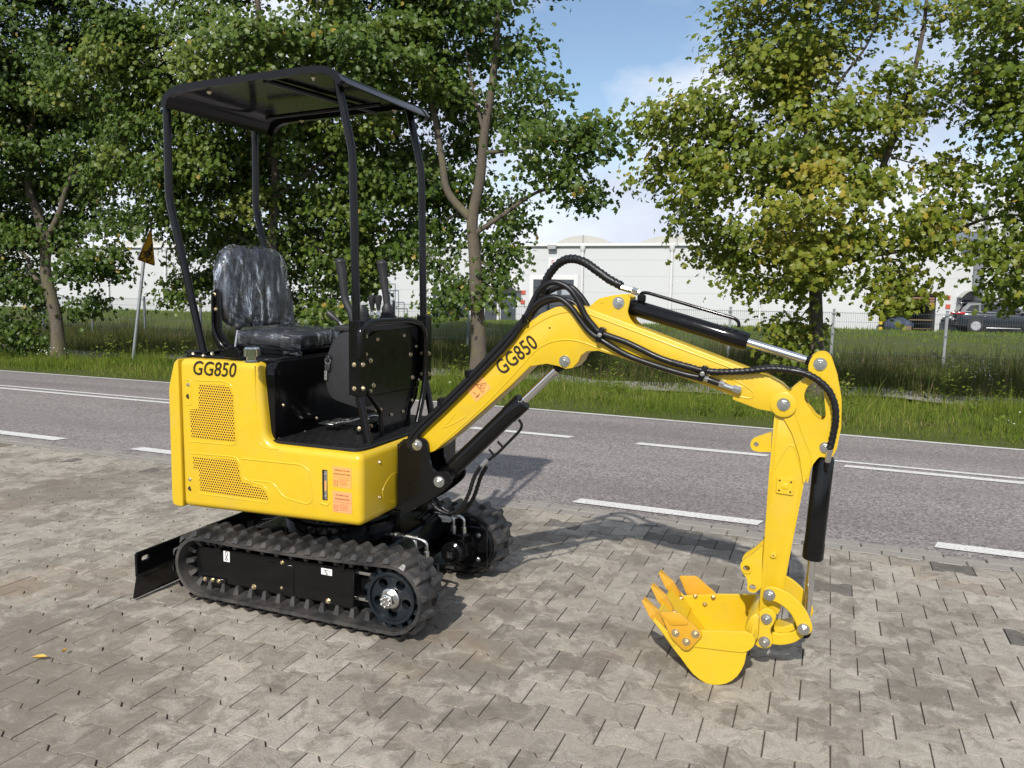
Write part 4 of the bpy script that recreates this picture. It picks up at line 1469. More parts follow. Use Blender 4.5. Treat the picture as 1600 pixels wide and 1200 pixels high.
    box('bumper', (-2.36, -.80, .34), (-2.20, .80, .56), MT['tyre'], c, .05)
    box('number_plate', (-2.375, -.26, .66), (-2.33, .26, .77), MT['trim'], c)
    box('grille', (2.25, -.40, .50), (2.36, .40, .66), MT['tyre'], c, .03)
    return c


dW = rayg(1524, 519)
W0 = EYEP + dW * (44.5)             # rear wheel on the near side touches the ground here
phi = R(4)
fx = Vector((math.cos(phi), math.sin(phi), 0)); sx_ = Vector((-math.sin(phi), math.cos(phi), 0))
org = W0 + fx * 1.36 + sx_ * .94
def car_m(o_, k=1.0): return MG @ Matrix(((fx.x, sx_.x, 0, o_.x), (fx.y, sx_.y, 0, o_.y), (0, 0, 1, o_.z), (0, 0, 0, 1)))
make_car('dark blue-grey sport utility car parked on the lawn edge at the right', car_m(org), MT['carpaint'], 'cars parked before the warehouse')
make_car('mid grey car mostly hidden behind the dark blue-grey parked car', car_m(org + sx_ * 2.6 - fx * .05) @ Matrix.Rotation(math.pi, 4, 'Z'), MT['carsilver'], 'cars parked before the warehouse')
# ================================================================ MINI EXCAVATOR
EX = root('mini_excavator', 'yellow and black tracked mini excavator with GG850 on its side standing on the paving', 'excavator', loc=(-2.05, 3.15, 0))
YC = 3.15
_bolt = {}


def bolt_mesh(kind, mat):
    key = kind + mat
    if key in _bolt: return _bolt[key]
    bm = bmesh.new()
    if kind == 'hex':
        parts = [(24, 1.0, 0, .16), (6, .78, .16, .62), (14, .42, .62, .82)]
    elif kind == 'pin':
        parts = [(28, 1.0, 0, .16), (6, .68, .16, .62), (20, .36, .62, .86)]
    else:
        parts = [(16, 1.0, 0, .25), (16, .70, .25, .55)]
    for sides, r, z0, z1 in parts:
        bmesh.ops.create_cone(bm, cap_ends=True, segments=sides, radius1=r, radius2=r * .92, depth=z1 - z0, matrix=Matrix.Translation((0, 0, (z0 + z1) / 2)))
    me = bpy.data.meshes.new('bolt')
    bm.to_mesh(me); bm.free()
    me.materials.append(MT[mat])
    _bolt[key] = me
    return me


def bolt(p, r, parent, d=(0, -1, 0), kind='hex', mat='brass', name='bolt'):
    q = Vector(d).to_track_quat('Z', 'Y').to_matrix().to_4x4()
    a = random.uniform(0, 1)
    return link(name, bolt_mesh(kind, mat), parent, Matrix.Translation(p) @ q @ Matrix.Rotation(a, 4, 'Z') @ Matrix.Diagonal((r, r, r, 1)))


random.seed(8)
XZ = lambda pts, Y: [(PY(a, b, Y).x, PY(a, b, Y).z) for a, b in pts]


def smooth_loop(pts, n=4):
    P = [Vector((p[0], p[1], 0)) for p in pts]
    m_ = len(P)
    out = []
    for i in range(m_):
        p0, p1, p2, p3 = P[i - 1], P[i], P[(i + 1) % m_], P[(i + 2) % m_]
        for k in range(n):
            t = k / n
            v = 0.5 * ((2 * p1) + (p2 - p0) * t + (2 * p0 - 5 * p1 + 4 * p2 - p3) * t * t + (3 * p1 - p0 - 3 * p2 + p3) * t ** 3)
            out.append((v.x, v.y))
    return out


def round_poly(pts, rs, n=5):
    m_ = len(pts)
    out = []
    for i in range(m_):
        a, b, c = Vector(pts[i - 1]), Vector(pts[i]), Vector(pts[(i + 1) % m_])
        r = rs[i] if hasattr(rs, '__len__') else rs
        if r <= 0: out.append(tuple(b)); continue
        r = min(r, (a - b).length * .48, (c - b).length * .48)
        s, e = b + (a - b).normalized() * r, b + (c - b).normalized() * r
        for k in range(n + 1):
            t = k / n
            v = s * (1 - t) ** 2 + b * 2 * t * (1 - t) + e * t * t
            out.append((v.x, v.y))
    return out


def circle2(cx, cy, r, n=20): return [(cx + r * math.cos(2 * math.pi * k / n), cy + r * math.sin(2 * math.pi * k / n)) for k in range(n)]


# ---------------------------------------------------------------- tracks
CF, RF = (-1.562, .177), .152
CR, RR = (-2.522, .166), .142


def track_path(off=0.0):
    P = []
    for k in range(25):
        a = -math.pi / 2 + math.pi * k / 24
        P.append((CF[0] + math.cos(a) * (RF + off), CF[1] + math.sin(a) * (RF + off)))
    for k in range(25):
        a = math.pi / 2 + math.pi * k / 24
        P.append((CR[0] + math.cos(a) * (RR + off), CR[1] + math.sin(a) * (RR + off)))
    # top run sags a little between sprocket and idler
    out = []
    for i, p in enumerate(P):
        out.append(p)
        if i == 24 or i == 49:
            q = P[(i + 1) % 50]
            for k in range(1, 24):
                t = k / 24
                sag = (-.010 * math.sin(math.pi * t) if i == 24 else 0)
                out.append((p[0] + (q[0] - p[0]) * t, p[1] + (q[1] - p[1]) * t + sag))
    return out


def along(P, s):
    n_ = len(P)
    L = [math.dist(P[i], P[(i + 1) % n_]) for i in range(n_)]
    s %= sum(L)
    for i in range(n_):
        if s <= L[i]:
            t = s / L[i]; a, b = P[i], P[(i + 1) % n_]
            d = Vector((b[0] - a[0], b[1] - a[1])).normalized()
            return (a[0] + (b[0] - a[0]) * t, a[1] + (b[1] - a[1]) * t), d
        s -= L[i]


def lug_mesh(flip):
    s = -1 if flip else 1
    # tapered tread block, one long shoulder running to the belt edge; x along the belt, y across, z outward
    V = [(-.026, 0, 0), (.026, 0, 0), (.019, s * .094, 0), (-.013, s * .094, 0),
         (-.013, s * .004, .021), (.014, s * .004, .021), (.011, s * .080, .021), (-.006, s * .080, .021)]
    Fc = [(4, 5, 6, 7), (0, 1, 5, 4), (1, 2, 6, 5), (2, 3, 7, 6), (3, 0, 4, 7)]
    if flip: Fc = [f[::-1] for f in Fc]
    bm = bmesh.new()
    vs = [bm.verts.new(v) for v in V]
    for f in Fc: bm.faces.new([vs[i] for i in f])
    bmesh.ops.bevel(bm, geom=[e for e in bm.edges if not e.is_boundary], offset=.003, segments=1, affect='EDGES')
    me = bpy.data.meshes.new('lug'); bm.to_mesh(me); bm.free(); me.materials.append(MT['rubber'])
    return me


LUG = [lug_mesh(False), lug_mesh(True)]
bm = bmesh.new(); bmesh.ops.create_cube(bm, size=1)
for v in bm.verts:
    k = .55 if v.co.z < 0 else 1
    v.co = Vector((v.co.x * .026 * k, v.co.y * .045 * k, v.co.z * .036))
GUIDE = bpy.data.meshes.new('guide_lug'); bm.to_mesh(GUIDE); bm.free(); GUIDE.materials.append(MT['rubber'])


def make_track(y0, y1, near):
    P = track_path()
    n_ = len(P)
    sec = [(y0, 0), (y0 + .006, .0), (y1 - .006, 0), (y1, 0)]
    V, Fc = [], []
    for i in range(n_):
        a, b = Vector(P[i - 1]), Vector(P[(i + 1) % n_])
        t = (b - a).normalized(); nr = Vector((t.y, -t.x))
        p = Vector(P[i])
        for (y, d) in ((y0, -.020), (y0 - .001, -.006), (y0 + .008, .001), ((y0 + y1) / 2, .002), (y1 - .008, .001), (y1, -.006), (y1, -.020), ((y0 + y1) / 2, -.024)):
            q = p + nr * d
            V.append((q.x, y, q.y))
    m_ = 8
    for i in range(n_):
        j = (i + 1) % n_
        for k in range(m_):
            l = (k + 1) % m_
            Fc.append((i * m_ + k, j * m_ + k, j * m_ + l, i * m_ + l))
    tr = mk('track', V, Fc, MT['rubber'], EX, True)
    tr.data.set_sharp_from_angle(angle=R(40))
    tot = sum(math.dist(P[i], P[(i + 1) % n_]) for i in range(n_))
    cnt = 38
    for k in range(cnt):
        for side in (0, 1):
            (x, z), d = along(P, tot * (k + .5 * side) / cnt)
            nr = Vector((d.y, -d.x))
            m = Matrix(((d.x, 0, nr.x, x), (0, 1, 0, (y0 + y1) / 2 + (-.004 if side else .004)), (d.y, 0, nr.y, z), (0, 0, 0, 1)))
            # x,y,z of the lug -> along, across, outward
            link('lug', LUG[side], tr, m)
        if near:
            (x, z), d = along(P, tot * (k + .25) / cnt)
            nr = Vector((d.y, -d.x))
            q = Vector((x, z)) - nr * .040
            link('guide_lug', GUIDE, tr, Matrix(((d.x, 0, nr.x, q.x), (0, 1, 0, (y0 + y1) / 2 - .02), (d.y, 0, nr.y, q.y), (0, 0, 0, 1))))
    return tr


T1 = make_track(2.675, 2.855, True)
T2 = make_track(3.445, 3.625, False)

for y0, y1, nm in ((2.705, 2.735, 'near'), (3.565, 3.595, 'far')):
    teeth = []
    for k in range(15):
        a = 2 * math.pi * k / 15
        for da, r in ((-.10, .108), (-.06, .130), (.06, .130), (.10, .108)):
            teeth.append((CF[0] + math.cos(a + da) * r, CF[1] + math.sin(a + da) * r))
    holes = [circle2(CF[0] + .067 * math.cos(a), CF[1] + .067 * math.sin(a), .021, 14) for a in [R(200 + 72 * k) for k in range(5)]]
    sp = prism('sprocket', [teeth] + holes, y0, y1, MT['sprocket'], EX, bev=0)
    ysg = -1 if nm == 'near' else 1
    yo = y0 if nm == 'near' else y1
    prism('rim_ring', [circle2(CF[0], CF[1], .108, 40), circle2(CF[0], CF[1], .096, 40)], min(yo + ysg * .0002, yo + ysg * .014), max(yo + ysg * .0002, yo + ysg * .014), MT['sprocket'], sp)
    lathe('hub', (CF[0], yo, CF[1]), (CF[0], yo + ysg * .022, CF[1]), [(0, .044), (.8, .042), (1, .036)], MT['steel'], sp, 20)
    lathe('hub_nut', (CF[0], yo + ysg * .022, CF[1]), (CF[0], yo + ysg * .050, CF[1]), [(0, .030), (.9, .030), (1, .025)], MT['steel'], sp, 6)
    for k in range(6):
        a = R(60 * k + 30)
        box('nut_castle', (CF[0] + .019 * math.cos(a) - .005, min(yo + ysg * .050, yo + ysg * .062), CF[1] + .019 * math.sin(a) - .005), (CF[0] + .019 * math.cos(a) + .005, max(yo + ysg * .050, yo + ysg * .062), CF[1] + .019 * math.sin(a) + .005), MT['steel'], sp, .002, 1)
    lathe('idler', (CR[0] + .01, y0 + .055, CR[1]), (CR[0] + .01, y0 + .10, CR[1]), [(0, .095), (.1, .112), (.9, .112), (1, .095)], MT['sprocket'], EX, 28)

# track frames (near one in full view)
YT = 2.742
pl_pts = [(305, 851), (553, 889), (553, 953), (524, 948), (505, 941), (456, 934), (415, 925), (400, 922), (385, 918), (352, 913), (309, 902)]
fr = prism('track_frame', XZ(pl_pts, YT), YT, YT + .085, MT['black'], EX, bev=.004, seg=1)
fr2 = prism('track_frame', XZ(pl_pts, YT), 3.45, 3.56, MT['black'], EX, bev=.004, seg=1)
a, b = PY(307, 845, YT), PY(536, 876, YT)
prism('frame_cover', [(a.x, a.z - .012), (b.x, b.z - .012), (b.x, b.z + .004), (a.x, a.z + .004)], YT + .02, YT + .11, MT['black'], fr, bev=.006, seg=1)
q = XZ([(315, 899), (352, 906), (352, 919), (318, 913)], YT - .008)
prism('bolt_plate', q, YT - .008, YT - .0005, MT['black'], fr, bev=.002, seg=1)
for px, py in ((320.5, 904.5), (332, 906), (342, 908)): bolt(PY(px, py, YT - .008), .010, fr)
for px, py, r in ((397, 917, .013), (441, 879, .010), (441, 918, .010), (513, 939, .013)): bolt(PY(px, py, YT), r, fr)
s0_, s1_ = PY(459, 884, YT), PY(459, 930, YT)
box('access_panel', (PY(419, 880, YT).x, YT - .0035, s1_.z + .004), (s0_.x, YT - .0005, s0_.z), MT['black'], fr, .0015, 1)
for px, py in ((340, 853), (533, 881)):
    p = PY(px, py, YT - .01)
    prism('lifting_eye', [round_poly([(p.x - .016, p.z - .03), (p.x + .016, p.z - .03), (p.x + .018, p.z + .02), (p.x - .018, p.z + .02)], .012, 4), circle2(p.x, p.z, .008, 10)], YT - .012, YT - .0005, MT['black'], fr)
for xw in (PY(406, 925, YT).x, PY(515, 945, YT).x):
    ro = lathe('track_roller', (xw, YT + .005, .082), (xw, YT + .08, .082), [(0, .040), (.12, .049), (.3, .049), (.32, .036), (.68, .036), (.7, .049), (.9, .049), (1, .04)], MT['black'], EX, 24)
tp_, bt_ = PY(575, 896, YT + .03), PY(565, 935, YT + .03)
for z_ in (tp_.z, bt_.z): box('tension_bar', (PY(553, 900, YT).x - .05, YT + .022, z_ - .008), (CF[0] - .03, YT + .05, z_ + .008), MT['steel'], fr, .002, 1)
# white safety stickers with hook and anchor pictograms
def sticker(name, px0, py0, px1, py1, Y, mat, par, th=.0012):
    p0, p1 = PY(px0, py0, Y), PY(px1, py1, Y)
    return box(name, (p0.x, Y - th, p1.z), (p1.x, Y - .0004, p0.z), MT[mat], par, .0005, 1), p0, p1
stk, p0, p1 = sticker('sticker', 349.2, 860, 359.2, 878.5, YT, 'white', fr)
cx, cz, h = (p0.x + p1.x) / 2, (p0.z + p1.z) / 2, p0.z - p1.z
yk = YT - .0022
tube('chain_symbol', [Vector((cx + .007 * math.cos(k * .45), yk, cz + h * .22 + .011 * math.sin(k * .45))) for k in range(15)], .0016, MT['ink'], stk, 5)
tube('hook_symbol', catmull([Vector((cx, yk, cz + h * .02)), Vector((cx, yk, cz - h * .12)), Vector((cx + .006, yk, cz - h * .26)), Vector((cx, yk, cz - h * .36)), Vector((cx - .007, yk, cz - h * .26)), Vector((cx - .006, yk, cz - h * .16))], 4), .0018, MT['ink'], stk, 5)
stk, p0, p1 = sticker('sticker', 502, 887, 519, 900, YT, 'white', fr)
cx, cz, h = (p0.x + p1.x) / 2, (p0.z + p1.z) / 2, p0.z - p1.z
tube('anchor_symbol', [Vector((cx - .016, yk, cz + h * .28)), Vector((cx - .006, yk, cz + h * .2)), Vector((cx, yk, cz + h * .3)), Vector((cx + .006, yk, cz + h * .2)), Vector((cx + .018, yk, cz + h * .25))], .0014, MT['ink'], stk, 5)
tube('anchor_symbol', [Vector((cx - .004, yk, cz + h * .15)), Vector((cx - .004, yk, cz - h * .1)), Vector((cx + .004, yk, cz - h * .12)), Vector((cx + .004, yk, cz - h * .35)), Vector((cx - .003, yk, cz - h * .35))], .0018, MT['ink'], stk, 5)

# ---------------------------------------------------------------- undercarriage
cf = prism('chassis', round_poly([(-2.42, .12), (-1.74, .12), (-1.66, .22), (-1.72, .31), (-2.40, .31)], .02, 2), 2.87, 3.43, MT['black'], EX, bev=.008, seg=1)
box('cross_tube', (-1.80, 2.80, .13), (-1.68, 3.5, .25), MT['black'], EX, .01, 1)
lathe('slewing_ring', (-2.08, YC, .31), (-2.08, YC, .455), [(0, .27), (.3, .27), (.32, .24), (.7, .24), (.72, .30), (1, .30)], MT['black'], EX, 40)
MT['bluegrey'] = paint('blue_grey_pump', (.035, .055, .10), .35, coat=.4)
box('swing_motor', (-2.46, 2.98, .33), (-2.36, 3.08, .43), MT['bluegrey'], EX, .02)
rod('drain_tube', PY(532, 830, 2.95), PY(533, 848, 2.95), .008, MT['steel'], EX, 10)
for sgn, ym in ((-1, 2.86), (1, 3.44)):
    yi = ym
    dcv = lathe('final_drive_cover', (CF[0], yi, CF[1]), (CF[0], yi - sgn * .02, CF[1]), [(0, .135), (.7, .135), (1, .128)], MT['black'], EX, 36)
    for k in range(4):
        a = R(45 + 90 * k)
        bolt(Vector((CF[0] + .098 * math.cos(a), yi - sgn * .035, CF[1] + .085 * math.sin(a))), .013, dcv, (0, -sgn, 0), mat='steel')
    box('motor_flange', (CF[0] - .118, min(yi - sgn * .02, yi - sgn * .036), CF[1] - .10), (CF[0] + .118, max(yi - sgn * .02, yi - sgn * .036), CF[1] + .10), MT['black'], dcv, .006, 1)
    mo = lathe('drive_motor', (CF[0] - .01, yi - sgn * .036, CF[1]), (CF[0] - .01, yi - sgn * .175, CF[1]), [(0, .078), (.25, .078), (.27, .062), (.62, .062), (.64, .055), (.95, .055), (1, .045)], MT['black'], EX, 24)
    box('port_block', (CF[0] - .05, min(yi - sgn * .06, yi - sgn * .14), CF[1] + .03), (CF[0] + .04, max(yi - sgn * .06, yi - sgn * .14), CF[1] + .085), MT['black'], mo, .006, 1)
    lathe('end_plug', (CF[0] - .01, yi - sgn * .175, CF[1]), (CF[0] - .01, yi - sgn * .188, CF[1]), [(0, .030), (1, .028)], MT['black'], mo, 18)
    box('name_plate', (CF[0] - .022, min(yi - sgn * .188, yi - sgn * .190), CF[1] - .014), (CF[0] + .004, max(yi - sgn * .188, yi - sgn * .190), CF[1] + .014), MT['steel'], mo)
    for dx in (-.032, .022):
        yv = yi - sgn * .10
        x = CF[0] + dx
        z = CF[1] + .085
        fit = lathe('hose_fitting', (x, yv, z), (x, yv, z + .030), [(0, .013), (.9, .013), (1, .009)], MT['steel'], mo, 6)
        tube('elbow_pipe', rounded([Vector((x, yv, z + .028)), Vector((x, yv, z + .072)), Vector((x - .05, yv, z + .082))], .028, 6), .0072, MT['steel'], mo, 10)
        rod('crimp_sleeve', (x - .046, yv, z + .081), (x - .10, yv, z + .084), .0105, MT['steel'], mo, 12)
        hose('motor_hose', [Vector((x - .098, yv, z + .084)), Vector((x - .15, yv, z + .075)), Vector((x - .20, yv - sgn * .05, z + .03)), Vector((x - .30, yv - sgn * .10, z + .01)), Vector((x - .42, yv - sgn * .12, z + .02))], .010, MT['hose'], mo, True)

# dozer blade at the back: upper plate with slot, crease, lower plate
ya, yb = 2.585, 3.69
xb = -2.80
slot = [(2.635 + .012 * math.cos(a) + (.010 if math.cos(a) > 0 else -.010), .183 + .012 * math.sin(a)) for a in [2 * math.pi * k / 16 for k in range(16)]]
bl = prism('dozer_blade', [[(ya, .110), (yb, .110), (yb, .218), (ya + .008, .218), (ya, .210)], slot], xb - .004, xb + .008, MT['black'], EX, axis='X')
V = [(xb + .014, ya, .118), (xb + .014, yb, .118), (xb - .012, yb, .004), (xb - .012, ya, .004), (xb + .002, ya, .118), (xb + .002, yb, .118), (xb - .024, yb, .004), (xb - .024, ya, .004)]
mk('lower_plate', V, [(0, 1, 2, 3), (7, 6, 5, 4), (0, 3, 7, 4), (1, 5, 6, 2), (0, 4, 5, 1), (3, 2, 6, 7)], MT['black'], bl)
tube('crease_weld', [Vector((xb + .013, ya + .002, .120)), Vector((xb + .013, yb - .002, .120))], .0045, MT['black'], bl, 8)
for y in (2.96, 3.34): prism('blade_arm', [(xb + .005, .05), (xb + .005, .16), (-2.36, .27), (-2.36, .20)], y - .025, y + .025, MT['black'], EX, bev=.004, seg=1)

# ---------------------------------------------------------------- house (upper body)
YN, YFr = 2.70, 3.60
prof = round_poly([(-2.628, .424), (-1.700, .450), (-1.700, .752), (-2.168, .752), (-2.203, 1.093), (-2.628, 1.090)], [.0, .0, .0, .055, .035, .0], 6)
bmh = prism_bm(prof, YN, YFr, 'Y')
es = [e for e in bmh.edges if e.calc_face_angle(0) > R(40)]
bmesh.ops.bevel(bmh, geom=es, offset=.032, segments=5, profile=.5, affect='EDGES', clamp_overlap=True)
house = bm_obj('body_shell', bmh, MT['yellow'], EX, True)
# rear cover behind a narrow gap
plan = round_poly([(-2.632, .420), (-2.694, .420), (-2.690, .955), (-2.655, 1.070), (-2.632, 1.088)], [0, .03, .03, .04, 0], 5)
rear = prism('rear_cover', plan, YN + .002, YFr - .002, MT['yellow'], EX, bev=.022, seg=4, ang=40)
prism('rear_bumper_strip', [(-2.698, .47), (-2.690, .47), (-2.690, .66), (-2.702, .66)], YN + .03, YFr - .03, MT['yellow'], rear, bev=.003, seg=1)
MT['tailred'] = paint('dark_red_reflector', (.10, .01, .01), .3)
p = PY(263.5, 640, 2.74)
box('reflector', (-2.700, 2.735, p.z - .09), (-2.690, 2.80, p.z + .10), MT['tailred'], rear, .004, 1)


def seam(pts, Y=YN, r=.0055, par=None, closed=False, mat='yellow', name='pressed_rib', n=3):
    P = [PY(a, b, Y) + Vector((0, r * .62, 0)) for a, b in pts]
    if closed: P = P + P[:1]
    P = rounded(P, .03, 4)
    return tube(name, P, r, MT[mat], par or house, 8)


k1 = ZM(250, 540, 4.286)          # picture enlargement used to read the grille area
def grille_mat():
    m, nt, b = new_mat('perforated_yellow_grille')
    tcn = N(nt, 'TexCoord').outputs['Object']
    sx = N(nt, 'SeparateXYZ'); nt.links.new(tcn, sx.inputs[0])
    def math_(op, a, v=None):
        n_ = N(nt, 'Math', operation=op)
        for i, s in enumerate((a, v)):
            if s is None: continue
            if hasattr(s, 'is_linked'): nt.links.new(s, n_.inputs[i])
            else: n_.inputs[i].default_value = s
        return n_.outputs[0]
    pz = .0108; px_ = .0125
    zr = math_('DIVIDE', sx.outputs['Z'], pz)
    row = math_('FLOOR', zr)
    sh = math_('MULTIPLY', math_('MODULO', math_('ABSOLUTE', row), 2.0), .5)
    u = math_('SUBTRACT', math_('FRACT', math_('ADD', math_('DIVIDE', sx.outputs['X'], px_), sh)), .5)
    v = math_('SUBTRACT', math_('FRACT', zr), .5)
    d = math_('SQRT', math_('ADD', math_('POWER', math_('MULTIPLY', u, px_ / pz), 2.0), math_('POWER', v, 2.0)))
    hole = ramp(nt, d, [(.35, 1.0), (.41, 0.0)])
    c = mixc(nt, hole, (.78, .46, .02), (.020, .016, .008))
    nt.links.new(c, b.inputs['Base Color'])
    b.inputs['Roughness'].default_value = .4
    inv = math_('SUBTRACT', 1.0, hole)
    bump(nt, b, inv, .8, .003)
    return m


MT['grille'] = grille_mat()
g1 = [k1(*p) for p in ((262, 255), (430, 265), (468, 285), (484, 320), (502, 640), (360, 628), (212, 612), (198, 428), (258, 424))]
g2 = [k1(*p) for p in ((222, 742), (505, 768), (522, 800), (540, 905), (705, 968), (722, 1030), (500, 1002), (270, 968), (262, 830), (226, 820))]
for gpts in (g1, g2):
    prism('grille', XZ(gpts, YN - .001), YN - .0018, YN - .0004, MT['grille'], house, bev=0)
    cen_ = (sum(p[0] for p in gpts) / len(gpts), sum(p[1] for p in gpts) / len(gpts))
seam([k1(*p) for p in ((240, 232), (430, 240), (475, 262), (492, 310), (516, 668), (200, 642))], r=.005)
seam([k1(*p) for p in ((204, 720), (500, 745), (532, 775), (555, 895), (715, 945), (742, 1056), (262, 990))], r=.005)
seam([k1(*p) for p in ((170, 228), (210, 232), (212, 400), (172, 396))], r=.0045)
k0 = ZM(200, 500, 2.308)
seam([k0(*p) for p in ((410, 500), (625, 522), (656, 545), (664, 655), (645, 664), (560, 640), (522, 585), (440, 578))], r=.0055)
seam([k0(*p) for p in ((455, 165), (468, 440), (495, 462), (540, 468))], r=.003)
for px, py in ((294, 601), (297, 749)): bolt(PY(px, py, YN), .0085, house, mat='steel')
for px, py in ((294.5, 619), (297.5, 763)): lathe('key_hole', PY(px, py, YN + .003), PY(px, py, YN - .0012), [(0, .0105), (1, .0105)], MT['letter'], house, 16)
# GG850 lettering
pa, pb = PY(302, 575.5, YN), PY(366, 579.5, YN)
text('lettering', 'GG850', .088, (pa + pb) / 2 + Vector((0, -.0016, 0)), pb - pa, (0, 0, 1), MT['letter'], house, shear=.22, off=.0006, sx=.90)
# level gauge in its slot
slotb, p0, p1 = sticker('gauge_slot', 503.5, 733.5, 512, 782, YN, 'letter', house, .0016)
box('gauge_plate', (p0.x + .011, YN - .003, p1.z + .004), (p1.x - .001, YN - .0016, p0.z - .004), MT['steel'], slotb, .0006, 1)
box('gauge_glass', (p0.x + .013, YN - .004, p1.z + .040), (p1.x - .003, YN - .003, p0.z - .045), MT['orange'], slotb, .0006, 1)
for z in (p1.z + .018, p0.z - .018): bolt(Vector((p1.x - .008, YN - .003, z)), .0065, slotb, mat='steel')
seam([(501, 786), (512, 790), (515, 784)], r=.006)
# two orange hydraulic stickers with their lines of print
for (x0, y0, x1, y1, mt, l1, l2) in ((520, 728, 549.5, 764, 'orange', 'HYDRAULIC OIL TANK', 'HYDRAULIKÖLTANK'), (520, 766.5, 550, 803.5, 'orange2', 'MACHINE FLUID', 'HYDRAULIKÖLFILTER')):
    st_, p0, p1 = sticker('warning_sticker', x0, y0, x1, y1, YN, mt, house)
    w, h = p1.x - p0.x, p0.z - p1.z
    yk = YN - .0016
    for i, (tx, fy) in enumerate(((l1, .18), (l2, .36))):
        text('print', tx, h * .115, (p0.x + w * .5, yk, p0.z - h * fy), (1, 0, 0), (0, 0, 1), MT['ink'], st_, sx=.72 if len(tx) > 15 else .85, ext=.0003)
    box('print_rule', (p0.x + w * .03, yk, p0.z - h * .512), (p0.x + w * .97, yk + .0004, p0.z - h * .50), MT['ink'], st_)
    tube('tank_symbol', [Vector((p0.x + w * u, yk, p0.z - h * v)) for u, v in ((.08, .64), (.08, .92), (.27, .92), (.27, .64))], .0011, MT['ink'], st_, 4)
    tube('level_symbol', [Vector((p0.x + w * .175, yk, p0.z - h * v)) for v in (.66, .84)], .0013, MT['ink'], st_, 4)
    for q in range(6):
        box('print_line', (p0.x + w * .36, yk, p0.z - h * (.60 + q * .055) - .0007), (p0.x + w * random.uniform(.7, .93), yk + .0004, p0.z - h * (.60 + q * .055) + .0002), MT['ink'], st_)
# front face: bolts and a pressed half-moon
for px, py in ((593, 722), (593, 777)): bolt(PX(px, py, -1.6995), .009, house, (1, 0, 0), mat='brass')
tube('pressed_rib', catmull([PX(a, b, -1.6998) for a, b in ((624, 737), (612, 742), (600, 760), (598, 774), (606, 784), (618, 783))], 4), .0014, MT['yellow'], house, 6)

# floor with rubber mat, pedestal under the seat, top plate
floor = prism('floor_plate', round_poly([(-2.175, 2.728), (-1.735, 2.728), (-1.722, 2.80), (-1.722, 3.57), (-2.175, 3.57)], [0, .04, .03, .03, 0], 4), .7485, .765, MT['black_matt'], EX, axis='Z', bev=.004, seg=1)
for k in range(9):
    for j in range(15):
        x, y = -2.15 + k * .046 + (.023 if j % 2 else 0), 2.76 + j * .042
        if x > -1.76: continue
        box('mat_stud', (x, y, .7652), (x + .026, y + .006, .7672), MT['black_matt'], floor)
ped = prism('seat_pedestal', round_poly([(2.745, .760), (3.56, .760), (3.56, 1.096), (2.775, 1.096), (2.745, 1.06)], [0, 0, .02, .03, .03], 4), -2.30, -2.152, MT['black'], EX, axis='X', bev=.006, seg=2)
for px, py in ((436, 686), (477, 675), (515, 665), (550, 655), (443, 633), (495, 653)): bolt(PX(px, py, -2.152), .0075, ped, (1, 0, 0))
topp = prism('top_plate', round_poly([(-2.655, 2.755), (-2.200, 2.755), (-2.160, 2.80), (-2.160, 3.55), (-2.655, 3.55)], [.03, .05, .05, .03, .03], 4), 1.088, 1.104, MT['black'], EX, axis='Z', bev=.005, seg=2)
for px, py in ((302, 553), (331, 552), (318, 556)): bolt(PZ(px, py, 1.104), .010, topp, (0, 0, 1))
# ---------------------------------------------------------------- seat in its plastic wrap
seatb = prism('seat_base', round_poly([(-2.53, 1.104), (-2.20, 1.104), (-2.17, 1.135), (-2.53, 1.145)], .01, 2), 2.92, 3.36, MT['black'], EX, bev=.01, seg=2)


def cushion(name, C, hx, hy, hz, mat, par, p=4.0, rot=0, taper=0, n=26, wr=0, seed=0, dome=0):
    """superellipsoid pad; rot tilts about Y; taper narrows towards +z"""
    rr = np.random.default_rng(seed)
    ph = rr.uniform(0, 6, 8)
    V, Fc = [], []
    for i in range(n + 1):
        v = math.pi * (i / n - .5)
        for k in range(2 * n):
            u = 2 * math.pi * k / (2 * n)
            f = lambda t: math.copysign(abs(t) ** (2 / p), t)
            x, y, z = f(math.cos(v)) * f(math.cos(u)), f(math.cos(v)) * f(math.sin(u)), f(math.sin(v))
            q = Vector((x * hx, y * hy * (1 - taper * (z + 1) / 2), z * hz))
            if dome: q.x += dome * (1 - y * y) * (1 if x > 0 else 0)
            if wr:
                s = wr * (math.sin(y * 9 + ph[0] + 2 * math.sin(z * 3 + ph[1])) * .5 + math.sin(y * 21 + z * 6 + ph[2] + 2 * math.sin(z * 5)) * .35 + math.sin(x * 17 + y * 13 + z * 29 + ph[3]) * .3)
                q += Vector((x, y, z)).normalized() * (wr * 1.2 + s)
            c, sn = math.cos(rot), math.sin(rot)
            V.append(Vector((C[0] + q.x * c + q.z * sn, C[1] + q.y, C[2] - q.x * sn + q.z * c)))
    m_ = 2 * n
    for i in range(n):
        for k in range(m_):
            j = (k + 1) % m_
            Fc.append((i * m_ + k, i * m_ + j, (i + 1) * m_ + j, (i + 1) * m_ + k))
    return mk(name, V, Fc, mat, par, True)


